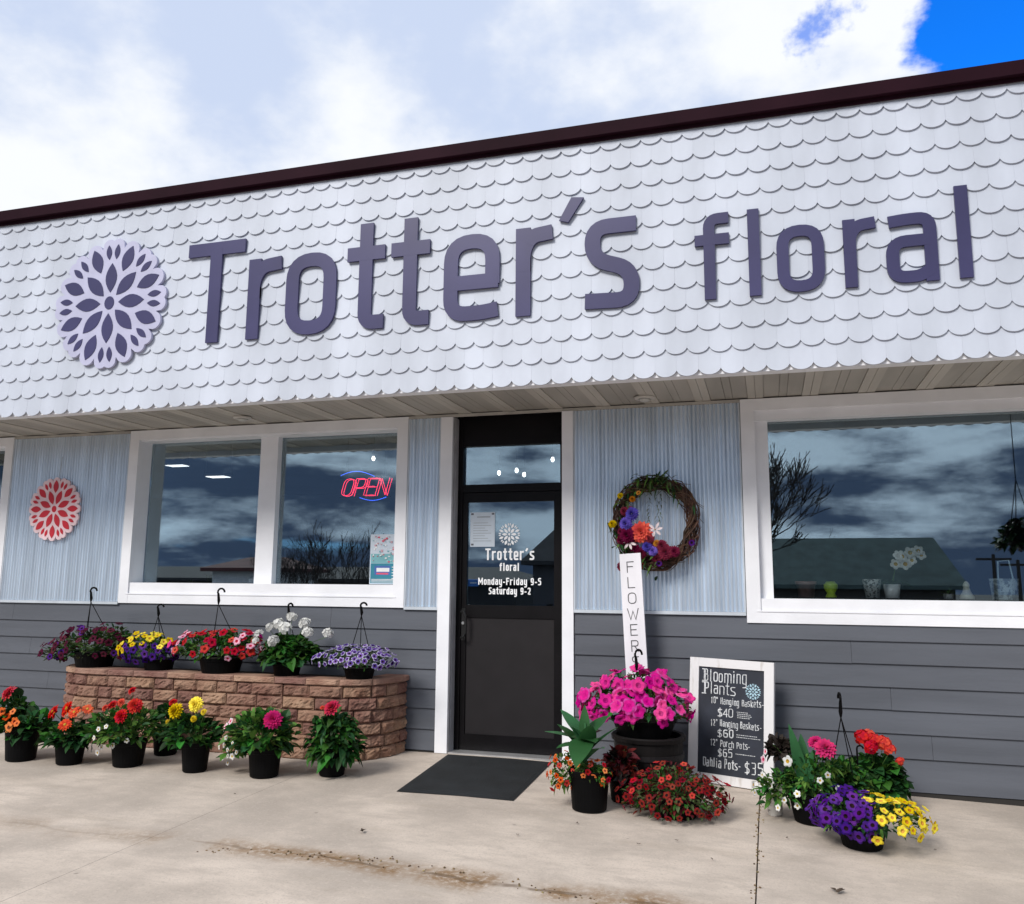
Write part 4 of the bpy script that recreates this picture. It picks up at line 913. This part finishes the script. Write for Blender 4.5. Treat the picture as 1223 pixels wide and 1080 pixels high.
# mixed pot H
random.seed(37)
FH = [(-.03, 0, .27, .21, .19, .15), (-.20, -.04, .20, .17, .15, .13), (.07, .02, .36, .12, .11, .1)]
t = thing('potted_plant', 'mixed pot with one magenta dahlia, a dark upright canna leaf and white petunias', 'potted plant', (2.900, -1.0, -.021), 0, GR3)
pot(t, .150, .118, .165); foliage(t, FH, [G_MID, G_DK, G_LT], 430, .058, .026, .5, root=(0, 0, .16), zmin=-.6)
foliage(t, [(-.20, .04, .43, .10, .08, .10)], [G_BLK], 80, .07, .045, .4, name='dark_foliage', root=(-.05, 0, .2))
cl = MB(); cl.leaf((-.05, -.05, .22), (-.20, 0, 1), .42, .085, up=(0.5, -1, .2), droop=.05, fold=.15, seg=8, tip=1.4); cl.leaf((-.02, -.04, .22), (.10, 0, 1), .29, .065, up=(-.6, -1, .2), droop=.2, fold=.15, seg=8, tip=1.4); cl.leaf((-.04, .03, .24), (-.05, .1, 1), .33, .09, up=(0, -1, .2), droop=.1, fold=.15, seg=8, tip=1.4); cl.build('canna_leaf', G_CAN, t, smooth=True)
flower(t, 'mag', (.085, -.09, .475), (.1, -.6, .6), .074); flower(t, 'mag', (.03, -.02, .50), (-.2, -.5, .6), .05)
for (x, y, z, r, k) in ((-.15, -.16, .396, .034, 'pwht'), (-.30, -.08, .383, .028, 'pblush'), (-.285, -.06, .43, .02, 'pblush'), (-.37, 0, .204, .026, 'pwht'), (-.36, -.08, .172, .022, 'pwht'), (-.1, -.2, .21, .022, 'pwht'), (.04, -.2, .30, .02, 'pwht'), (.09, -.17, .33, .02, 'pwht'), (.15, -.1, .24, .02, 'pwht'), (-.26, -.13, .23, .02, 'pwht'), (-.1, -.12, .12, .022, 'pwht'), (-.18, -.17, .16, .02, 'pwht'), (-.31, -.1, .29, .02, 'pwht'), (-.33, -.07, .24, .02, 'pwht'), (-.22, -.17, .11, .02, 'pwht'), (.0, -.2, .17, .02, 'pwht')): flower(t, k, (x, y, z), (x * 2, y - .3, .1), r * 1.1)
t = basket((3.14, -.78, zg(3.14, -.78)), 'leafy green hanging basket without blooms, standing between the mixed pot and the scarlet geranium', .14, .11, .14, [(0, 0, .20, .16, .15, .13), (-.01, 0, .30, .11, .1, .09)], [G_MID, G_LT, G_DK], 330, .065, .030, GR3)
hanger(t, (-.03, 0, .79), 0, (.135, .14), .10, 2.4)
# red geranium I
random.seed(39)
t = thing('potted_plant', 'scarlet geranium over dense round green leaves, closest to the wall right of the chalkboard', 'potted plant', (3.33, -.55, zg(3.33, -.55)), 0, GR3)
k_ = .93; pot(t, .15, .12, .17); foliage(t, [(-.02, 0, .20, .25, .21, .17), (0, 0, .28, .19, .17, .12)], [G_MID, G_DK, G_DK], 300, .085, .078, .6, root=(0, 0, .16), zmin=-.7)
us = [(-.01, -.06, .47, .055), (-.075, -.05, .485, .058), (.05, -.06, .46, .055), (-.03, -.11, .435, .05), (.085, -.08, .425, .045), (.15, -.06, .345, .03), (-.03, .0, .49, .05)]
for (x, y, z, r) in us: flower(t, 'rumb', (x, y, z), (x, -.4, .5), r * 1.12)
stalks(t, [(x, y, z - r * .5) for x, y, z, r in us], (0, 0, .16))
m = MB(); m.tube([(-.13, -.23, .12), (-.13, -.23, .42)] + [(-.11 - .02 * math.cos(R(a)), -.23, .44 + .02 * math.sin(R(a))) for a in range(0, 200, 25)], .006, 6); m.build('hook', BLKPOT, t)
# purple and yellow basket J
FJ = [(.04, 0, .17, .33, .27, .13), (-.10, 0, .19, .18, .2, .13)]
t = basket((3.150, -1.425, -.033), 'basket half deep purple petunias and half yellow calibrachoas, furthest out on the concrete', .140, .111, .13, FJ, [G_MID, G_DK, G_LT], 330, .052, .024, GR3)
mass(t, FJ, ['ppur', 'ppur', 'ppur2'], 56, .037, -.5, 1.0, 'deep purple flower', lambda p: p.x < .05, mind=.52, wild=.5)
mass(t, FJ, ['pyel'], 44, .032, -.5, 1.03, 'yellow flower', lambda p: p.x > .03, mind=.75)

# ------------------------------------------------------------------ doormat
dm = MB(); q = [(.116, -1.325), (.962, -1.281), (.93, .0 - .05), (.02, -.06)]; nx, ny = 24, 30; vs = []; fs_ = []
for i in range(nx + 1):
    for j in range(ny + 1):
        a, c = i / nx, j / ny; x = (q[0][0] * (1 - a) + q[1][0] * a) * (1 - c) + (q[3][0] * (1 - a) + q[2][0] * a) * c; y = (q[0][1] * (1 - a) + q[1][1] * a) * (1 - c) + (q[3][1] * (1 - a) + q[2][1] * a) * c
        ed = min(1, min(i, nx - i, j, ny - j)); vs.append((x, y, zg(x, y) + .004 + ed * (.009 + .002 * mnoise.noise(Vector((x * 5, y * 5, 1))))))
for i in range(nx):
    for j in range(ny): k = i * (ny + 1) + j; fs_.append((k, k + ny + 1, k + ny + 2, k + 1))
dm.add(vs, fs_); tag(dm.build('doormat', RUBBER), 'worn black rubber doormat on the concrete at the door', 'doormat')

# ------------------------------------------------------------------ wreath
random.seed(41)
wr = thing('wreath', 'round grapevine wreath with bright silk flowers hung on the corrugated panel right of the door', 'wreath', (1.808, -.11, 1.985))
b = MB()
for k in range(46):
    ph, tw = random.uniform(0, 6.28), random.choice((3, 4, 5, -4, -3)); rr = random.uniform(.012, .058); R0 = .298 + random.uniform(-.015, .02); pts = []
    for i in range(41):
        a = 6.28318 * i / 40; rad = R0 + rr * math.cos(tw * a + ph) + .006 * math.sin(9 * a + k); pts.append((rad * math.cos(a), rr * math.sin(tw * a + ph), rad * 1.08 * math.sin(a)))
    b.tube(pts[:-1], random.uniform(.003, .0062), 4, 0, closed=True)
for k in range(34):
    a = random.uniform(0, 6.28); r0 = .30 + random.uniform(-.03, .05); p = Vector((r0 * math.cos(a), random.uniform(-.06, .02), r0 * 1.08 * math.sin(a))); tg = Vector((-math.sin(a), 0, math.cos(a))) * random.choice((-1, 1)); e_ = p + tg * .10 + Vector((math.cos(a), -.3, math.sin(a))) * random.uniform(.01, .06)
    b.tube([p, (p + e_) / 2 + Vector((0, -.01, 0)), e_], [.003, .0025, .0015], 4)
b.build('vine_ring', mat('vine', (.058, .024, .016), .8, var=.5, scale=12, rnd=.5), wr)
gl = MB()
for k in range(120):
    a = random.gauss(1.6, .42); r0 = random.gauss(.31, .035); d = Vector((random.gauss(0, 1), -.5, random.gauss(0, .8))); gl.leaf((r0 * math.cos(a), random.uniform(-.08, -.03), r0 * 1.08 * math.sin(a)), d, random.uniform(.05, .09), .018, droop=.3, mi=random.randrange(3))
for k in range(60):
    a = random.uniform(2.3, 4.9); r0 = random.gauss(.30, .04); d = Vector((random.gauss(0, 1), -.6, random.gauss(0, .8))); gl.leaf((r0 * math.cos(a), random.uniform(-.09, -.04), r0 * 1.08 * math.sin(a)), d, random.uniform(.05, .09), .026, droop=.3, mi=random.randrange(3))
for k in range(5):
    x = random.uniform(-.05, .09); z = .26; 
    for s in range(9): gl.leaf((x + random.gauss(0, .008), -.05, z - s * .03), (random.gauss(0, .7), -.4, -.6), .035, .008, droop=.2, mi=1)
gl.build('foliage', [G_DK, G_OL, G_LT], wr)
for k in range(26):
    a = random.gauss(3.9, .55); r0 = random.gauss(.27, .05); flower(wr, random.choice(('wine', 'wine', 'bud', 'pdkp')), (r0 * math.cos(a), -.085, r0 * math.sin(a)), (math.cos(a) * .5, -1, math.sin(a) * .5), random.uniform(.03, .05))
for k, x, z, r in (('blue', -.175, .065, .062), ('blue', -.225, -.015, .06), ('coral', -.10, -.085, .095), ('lily', .01, -.065, .066), ('lily', -.20, -.165, .065), ('blue', -.055, -.20, .05), ('blue', -.01, -.235, .045), ('wine', .09, -.245, .07), ('wine', .16, -.24, .05), ('wine', -.215, -.11, .075), ('gold', .02, -.175, .034), ('mum', -.335, -.015, .038), ('mum', -.27, .215, .028), ('gold', -.17, .185, .03), ('gold', -.12, .235, .022), ('wine', -.04, -.14, .05), ('wine', .06, -.19, .05)):
    flower(wr, k, (x, -.105, z), (x * .6, -1, z * .6 + .15), r)
b = MB(); b.tube([(0, .02, .34), (0, .055, .385), (0, .09, .39)], .003, 5); b.build('hanger', STEEL, wr)

# ================================================================== BEHIND THE GLASS
neon = thing('neon_sign', 'red and blue neon OPEN sign glowing inside the left window', 'neon sign', (-1.0, .25, 2.40))
b = MB(); NS = Matrix.Translation((0, 0, 0)); t0 = MB(); sl = .10
def neon_letter(c, x):
    for pts, cl, r in glyph(c, .108, .165, .004):
        Q = fillet(pts, r, cl) if r else [Vector(p) for p in pts]
        for off in (0, .022):
            b.tube([(x + p.x + off + (p.y - .08) * .28, 0 if not off else .004, p.y - .095 - off * .3) for p in Q], .0026, 6, closed=cl)
for i, c in enumerate('OPEN'): neon_letter(c, -.235 + i * .122)
b.build('red_tube', emit('neon_red', (1.0, .035, .09), 2.2), neon)
b = MB(); b.tube([(-.26 + .36 * i / 12, 0, .085 + .055 * math.sin(math.pi * min(1, (i / 12) * .9 + .1))) for i in range(13)], .0035, 6); b.tube([(-.05 + .28 * i / 12, 0, -.115 - .03 * math.sin(math.pi * i / 12)) for i in range(13)], .0035, 6)
b.build('blue_tube', emit('neon_blue', (.04, .13, 1.0), 1.5), neon)
b = MB(); b.box(-.27, .27, .012, .02, -.115, -.105); b.box(-.27, .27, .012, .02, .075, .085); b.tube([(-.2, .016, .085), (-.2, .016, .6)], .0015, 4); b.tube([(.2, .016, .085), (.2, .016, .6)], .0015, 4); b.build('frame', BLACKAL, neon)
random.seed(51)
po = thing('poster', 'tall colourful poster with a teal lower half taped in the left window corner', 'poster', (-.728, .1665, 1.466))
b = MB(); b.box(-.15, .17, 0, .002, 0, .46); b.build('sheet', PAPER, po)
b = MB()
LY = [0]
def blk(x0, x1, z0, z1, mi): LY[0] += 1; b.box(x0, x1, -.0006 - .00012 * LY[0], -.0003, z0, z1, mi)
blk(-.14, .16, .01, .19, 0); blk(-.14, .16, .192, .28, 1); blk(-.10, .06, .085, .17, 2); blk(-.08, .04, .09, .105, 3); blk(-.08, .05, .115, .15, 4)
for i in range(5): blk(.075, .15, .05 + i * .026, .057 + i * .026, 4)
for i in range(3): blk(-.13, .15, .018 + i * .012, .023 + i * .012, 4)
for i in range(70): x, z = random.uniform(-.13, .15), random.uniform(.20, .44); s = random.uniform(.006, .022); blk(x, x + s, z, z + s * random.uniform(.4, 1), random.choice((3, 4, 5, 4, 1)))
b.build('print', [mat('p_teal', (.02, .20, .28), .6), mat('p_aqua', (.18, .42, .46), .6), mat('p_navy', (.05, .12, .36), .6), mat('p_pink', (.62, .08, .14), .6), mat('p_white', (.75, .75, .75), .6), mat('p_rose', (.55, .33, .38), .6)], po)
no = thing('paper_notice', 'white printed sheet taped to the upper left of the door glass', 'notice', (.236, A + .0150, 1.805))
b = MB(); b.box(-.113, .118, 0, .0012, 0, .308); b.build('sheet', PAPER, no)
b = MB(); b.box(-.05, .075, -.0008, -.0001, .262, .270)
for i in range(8): b.box(-.085, .085 - .03 * (i % 3), -.0008, -.0001, .05 + i * .023, .0535 + i * .023)
b.build('print', mat('grey_ink', (.25, .27, .30), .8), no)
b = MB()
for x, z in ((-.095, .293), (.10, .293), (-.092, .02)): b.box(x - .012, x + .012, -.0012, -.0002, z - .008, z + .008)
b.build('tape', mat('dark_tape', (.10, .10, .12), .5), no)
bc = thing('window_card', 'small bright blue card inside the door glass beside the opening hours', 'card', (.155, A + .028, 1.455))
b = MB(); b.box(-.05, .05, 0, .002, 0, .065); b.build('sheet', mat('blue_card', (.02, .16, .55), .5), bc); b = MB(); b.box(-.03, .03, -.001, -.0002, .025, .037); b.build('print', PAPER, bc)

# display shelf inside the right window, with its goods
shf = thing('display_shelf', 'long pale shelf along the inside of the right window', 'shelf', (4.7, .42, .03))
b = MB(); b.box(-2.1, 2.1, -.22, .22, 1.318, 1.350); b.build('top', INW, shf)
for x in (-1.95, 0, 1.95): b = MB(); b.box(x - .03, x + .03, -.2, .2, 0, 1.317); b.build('leg', INW, shf)
SZ = 1.381
def vase(name, label, cat, x, y, prof, m, extra=None, n=20):
    t = thing(name, label, cat, (x, y, SZ)); b = MB(); b.lathe(prof, n=n); b.build('vessel', m, t, smooth=True)
    if extra: extra(t)
    return t
CER = lambda n, c, **k: mat('ceramic_' + n, c, .3, var=.08, **k)
vase('vase', 'lime yellow two-bulb vase on the shelf behind the right window', 'vase', 3.16, .36, [(.032, 0), (.045, .02), (.03, .045), (.055, .085), (.055, .115), (.03, .14), (.02, .13)], CER('lime', (.45, .62, .03)))
vase('flower_pot', 'dusky brown clay pot on the shelf in the left corner of the right window', 'pot', 2.97, .38, [(.06, 0), (.075, .11), (.085, .112), (.086, .14), (.076, .138), (.07, .1)], CER('brown', (.30, .15, .13)))
vase('flower_pot', 'speckled grey mosaic pot on the shelf below the white orchid', 'pot', 3.47, .34, [(.05, 0), (.07, .14), (.072, .16), (.064, .158), (.06, .1)], mat('mosaic', (.55, .56, .55), .4, col2=(.12, .12, .12), scale=55, thr=(.5, .56)))
def orchid(t):
    random.seed(3); b = MB(); b.tube([(0, 0, .1), (.03, -.02, .25), (.10, -.04, .36), (.19, -.06, .39)], .005, 6); b.build('stem', STEM, t); l = MB()
    for a in range(6): l.leaf((0, 0, .12), (math.cos(a * 1.1), math.sin(a * 1.1) * .5, .5), .20, .05, droop=.7, seg=5)
    l.build('leaf', G_DK, t)
    for x, z, r in ((.03, .28, .045), (.08, .34, .05), (.14, .37, .05), (.20, .385, .045), (.10, .28, .05), (.05, .35, .04), (.15, .31, .04), (.22, .35, .04)): flower(t, 'pwht', (x, -.06, z), (.1, -1, .2), r)
vase('orchid', 'white orchid with arching stem on the shelf inside the right window', 'orchid', 3.62, .36, [(.05, 0), (.065, .12), (.058, .118), (.05, .08)], CER('white', (.7, .7, .7)), orchid)
def tuft(t):
    random.seed(8); l = MB()
    for a in range(30): d = rdir(.1); l.leaf((0, 0, .04), d, .09, .012, droop=.3)
    l.build('foliage', G_LT, t)
vase('flower_pot', 'little pot of bright green grass on the shelf of the right window', 'pot', 4.02, .33, [(.03, 0), (.04, .05), (.036, .049), (.03, .02)], CER('grey', (.3, .3, .3)), tuft)
vase('figurine', 'small pale garden figurine on the shelf right of the bright green grass', 'figurine', 4.15, .33, [(.05, 0), (.052, .03), (.04, .05), (.028, .075), (.022, .10), (.026, .12), (.015, .14), (.004, .15)], CER('cream', (.62, .60, .52)))
def bag(t):
    b = MB(); b.tube([(-.05, -.05, .17), (-.045, -.05, .30), (.03, -.05, .31), (.05, -.05, .17)], .006, 6); b.build('handle', CER('ice', (.5, .66, .72)), t)
vase('gift_bag', 'pale blue patterned gift bag with a tall handle in the right window', 'bag', 4.42, .35, [(.085, 0), (.09, .01), (.105, .17), (.10, .168), (.085, .02)], mat('bag_pattern', (.55, .66, .70), .5, col2=(.20, .25, .30), scale=26, thr=(.48, .58)), bag, 4)
vase('figurine', 'pink and white ceramic animal figure at the right edge of the right window', 'figurine', 4.60, .33, [(.05, 0), (.055, .05), (.04, .09), (.05, .12), (.045, .15), (.01, .165)], CER('blush', (.66, .5, .48)))
random.seed(55)
hp = thing('hanging_plant', 'dark hanging plant under the eave at the far right, seen mirrored in the right window', 'hanging plant', (4.76, -.95, 1.96))
b = MB(); b.lathe([(.05, -.12), (.09, -.08), (.11, .02), (.10, .02), (.08, -.02)], n=18); b.build('pot', BLKPOT, hp); b = MB()
for k in range(3): b.tube([(.1 * math.cos(k * 2.09), .1 * math.sin(k * 2.09), .02), (0, 0, .45), (0, 0, 1.035)], .004, 5)
b.build('hanger', BLACKAL, hp); foliage(hp, [(-.06, 0, -.08, .16, .13, .16), (0, 0, .06, .13, .12, .08)], [G_BLK, G_DK], 130, .075, .045, .6, root=(0, 0, 0))
# dim shop interior
ct = thing('shop_counter', 'dark counter with a pale top deep inside the shop', 'counter', (-.6, 4.6, .03))
b = MB(); b.box(-1.1, 1.1, -.3, .3, 0, .95); b.build('cabinet', mat('dark_wood', (.05, .035, .03), .5), ct); b = MB(); b.box(-1.15, 1.15, -.34, .34, .951, .99); b.build('top', INW, ct)
for x, y, lab in ((-3.05, .62, 'left'), (-2.3, .70, 'right')):
    t = thing('display_table', 'small dark display table inside the left window with white vases, %s one of the pair' % lab, 'table', (x, y, .03)); b = MB(); b.box(-.3, .3, -.25, .25, 1.15, 1.18); b.build('tabletop', mat('dark_wood', (.05, .035, .03), .5), t)
    for sx in (-.26, .26):
        for sy in (-.2, .2): b = MB(); b.box(sx - .02, sx + .02, sy - .02, sy + .02, 0, 1.149); b.build('leg', BLACKAL, t)
for i, (x, y, h, c, lab) in enumerate(((-3.16, .6, .20, (.35, .30, .32), 'squat grey vase on the left display table in the window'), (-2.92, .58, .26, (.6, .62, .62), 'tall white vase on the left display table in the window'), (-2.42, .62, .30, (.62, .64, .66), 'tall white lantern vase on the right display table in the window'), (-2.2, .66, .22, (.5, .35, .36), 'rose coloured vase on the right display table in the window'))):
    t = thing('vase', lab, 'vase', (x, y, 1.211)); b = MB(); b.lathe([(.045, 0), (.07, h * .3), (.06, h * .6), (.035, h * .85), (.045, h), (.036, h * .98), (.03, h * .8)], n=20); b.build('vessel', CER('v%d' % i, c), t, smooth=True)
    l = MB(); random.seed(i)
    for k in range(18): d = rdir(.3); l.leaf((0, 0, h * .95), d, random.uniform(.08, .2), .022, droop=.4)
    l.build('foliage', [G_OL], t)
LED = emit('lamp_glow', (1.0, .95, .88), 5.0)
for i, (x, y, z, lab) in enumerate(((-.364, 2.5, 2.788, 'left one of the three bulbs seen close together through the transom'), (-.145, 2.5, 2.812, 'middle one of the three bulbs seen close together through the transom'), (-.052, 2.5, 2.759, 'lowest of the three bulbs seen close together through the transom'), (.295, 2.5, 2.928, 'single pendant bulb seen at the right edge of the transom'), (-2.02, 2.5, 3.02, 'single pendant bulb seen above the neon sign in the left window'))):
    t = thing('pendant_lamp', lab, 'lamp', (x, y, 3.3)); d = 3.3 - z; b = MB(); b.tube([(0, 0, 0), (0, 0, -d + .06)], .004, 5); b.lathe([(.015, -d + .03), (.018, -d + .08), (.008, -d + .09)], n=10); b.build('cord', BLACKAL, t)
    b = MB(); b.lathe([(.003, -d - .030), (.017, -d - .018), (.021, -d), (.014, -d + .026)], n=12); b.build('bulb', LED, t, smooth=True)
for x, y, z, lab in ((-5.25, 2.9, 3.08, 'slim bright ceiling light seen high in the left pane of the left window'), (-4.35, 2.6, 2.86, 'wider bright ceiling light seen lower in the left pane of the left window')):
    t = thing('ceiling_light', lab, 'ceiling light', (x, y, 3.3)); d = 3.3 - z; b = MB(); b.box(-.15, .15, -.09, .09, -d + .006, -d + .04); b.tube([(-.2, 0, -d + .04), (-.2, 0, 0)], .003, 4); b.tube([(.2, 0, -d + .04), (.2, 0, 0)], .003, 4); b.build('frame', STEEL, t)
    b = MB(); b.box(-.14, .14, -.08, .08, -d, -d + .005); b.build('diffuser', emit('panel_glow', (1, 1, 1), 1.6), t)

# ================================================================== ACROSS THE STREET (seen in the glass)
def bare_tree(label, x, y, h, spread, seed, lean=(0, 0), thick=.09, lv=5, low=.25):
    random.seed(seed); z0 = -1.6 if y < -30 else -.35 - 1.25 * max(0, (-9.2 - y)) / 20.8
    t = thing('bare_tree', label, 'tree', (x, y, z0 - .05)); tr_, cr = MB(), MB(); H = h - z0
    tr_.tube([(0, 0, 0), (lean[0] * .3, 0, H * low * .6), (lean[0] * .5, 0, H * low)], [thick * 1.3, thick, thick * .8], 8); tr_.build('trunk', mat('bark', (.035, .028, .024), .9, var=.3, bump=.4), t)
    def br(p, d, l, r, n):
        e1 = p + d * l * .5 + rdir(-1) * l * .06; e2 = p + d * l + rdir(-1) * l * .08; cr.tube([p, e1, e2], [max(r, .012), max(r * .75, .011), max(r * .5, .010)], 4 if n < 3 else 5)
        if n <= 0: return
        for k in range(3 if n > 1 else 2):
            dd = (d + rdir(-.7) * .62 + Vector((0, 0, .22))).normalized(); br(p + d * l * random.uniform(.45, 1.0), dd, l * random.uniform(.58, .78), r * .52, n - 1)
    for k in range(7): a = k * .9 + random.uniform(-.3, .3); br(Vector((lean[0] * .5, 0, H * low * random.uniform(.8, 1.0))), Vector((math.cos(a) * spread + lean[0], math.sin(a) * spread, 1)).normalized(), H * .30, thick * .6, lv - 1)
    cr.build('crown', mat('bark', (.035, .028, .024), .9), t)
bare_tree('leafless tree with fanned upright branches, mirrored at the left of the right window', .75, -20, 7.6, .55, 3, lean=(.16, 0), thick=.12, lv=6, low=.14)
bare_tree('leafless shrubby tree mirrored in the left window, leftmost of its clump', -22.4, -34, 5.2, .75, 4, thick=.08, low=.1)
bare_tree('leafless shrubby tree mirrored in the left window, tallest of its clump', -19.2, -33, 6.4, .6, 5, thick=.08, low=.1)
bare_tree('leafless shrubby tree mirrored in the left window, rightmost of its clump', -17.2, -34.5, 4.4, .7, 6, thick=.07, low=.1)
bare_tree('distant round leafless tree behind the mirrored hip roof', 8.2, -62, 5.4, 1.0, 7, thick=.12, low=.35)
def hip_house(label, x0, x1, yf, d, ze, zr, inset, wallc, roofc, name):
    z0 = -1.62; t = thing(name, label, 'building', ((x0 + x1) / 2, yf - d / 2, z0)); w = (x1 - x0) / 2; hd = d / 2; e = .5
    b = MB(); b.box(-w, w, -hd, hd, 0, ze - z0); b.build('wall', mat(name + '_wall', wallc, .8), t)
    b = MB(); E, Z, Rr_ = ze - z0, zr - z0, w - inset
    b.add([(-w - e, -hd - e, E), (w + e, -hd - e, E), (w + e, hd + e, E), (-w - e, hd + e, E), (-Rr_, 0, Z), (Rr_, 0, Z), (-w - e, -hd - e, E - .2), (w + e, -hd - e, E - .2), (w + e, hd + e, E - .2), (-w - e, hd + e, E - .2)],
          [(0, 1, 5, 4), (2, 3, 4, 5), (1, 2, 5), (3, 0, 4), (6, 7, 1, 0), (7, 8, 2, 1), (8, 9, 3, 2), (9, 6, 0, 3), (9, 8, 7, 6)]); b.build('roof', mat(name + '_roof', roofc, .85, var=.2, scale=2), t)
    for k in range(4):
        x = -w + 2 * w * (k + .5) / 4; b = MB(); b.box(x - .6, x + .6, hd + .001, hd + .05, 1.0, 2.1); b.build('window', mat('far_glass', (.03, .04, .06), .15), t)
    return t
hip_house('low building with a long grey-green hip roof mirrored in the right window', -1.5, 11.2, -38, 6, 1.55, 4.0, .3, (.05, .045, .04), (.058, .088, .086), 'hip_roof_building')
hip_house('small white house with a low dark roof mirrored in the leftmost full pane', -28.8, -24.6, -36, 5, 2.25, 2.95, .8, (.65, .66, .68), (.10, .035, .035), 'white_house')
hip_house('dark steep-roofed shed mirrored in the door glass', -8.6, -5.0, -34, 7, 2.6, 5.6, 1.6, (.06, .06, .07), (.035, .035, .04), 'dark_shed')
hip_house('long low dark warehouse mirrored along the foot of the left window', -52, -13, -46, 8, 1.7, 2.6, 2, (.035, .035, .04), (.035, .035, .04), 'warehouse')
for (x, y, h, lab) in ((29.9, -113, 5.6, 'taller utility pole with one crossarm mirrored in the right window'), (32.6, -113, 4.9, 'shorter utility pole at the right edge of the mirrored sky')):
    t = thing('utility_pole', lab, 'utility pole', (x, y, -1.65)); b = MB(); b.tube([(0, 0, 0), (0, 0, h + 1.65)], [.26, .20], 8); b.build('pole', mat('pole_wood', (.03, .025, .022), .9), t); b = MB(); b.box(-2.0, 2.0, -.12, .12, h + .9, h + 1.18); b.build('crossarm', mat('pole_wood', (.03, .025, .022), .9), t)

# ------------------------------------------------------------------ litter on the concrete
random.seed(61)
def litter(x, y, s, lab):
    b = MB()
    for k in range(4): b.leaf((random.uniform(-.4, .4) * s, random.uniform(-.3, .3) * s, .006), (random.gauss(0, 1), random.gauss(0, 1), .25), s, s * .45, droop=-.1 + random.random() * .3, fold=.35, seg=4)
    o = b.build('dry_leaf', mat('dry_leaf', (.075, .052, .036), .9, var=.4), None, (x, y, zg(x, y) + .004)); tag(o, lab, 'leaf', 'dry leaves fallen on the concrete')
litter(.316, -2.259, .035, 'curled brown leaf lying alone in front of the doormat'); litter(2.949, -2.279, .045, 'curled brown leaf near the joint, below the purple and yellow basket')
for x, y in ((1.484, -1.632), (2.319, -2.003), (1.9, -1.9), (2.72, -1.45), (-.42, -1.05), (1.2, -2.0), (-.9, -1.75), (2.1, -1.75), (3.55, -1.35)): litter(x, y, .013, 'tiny dark leaf scrap on the concrete')
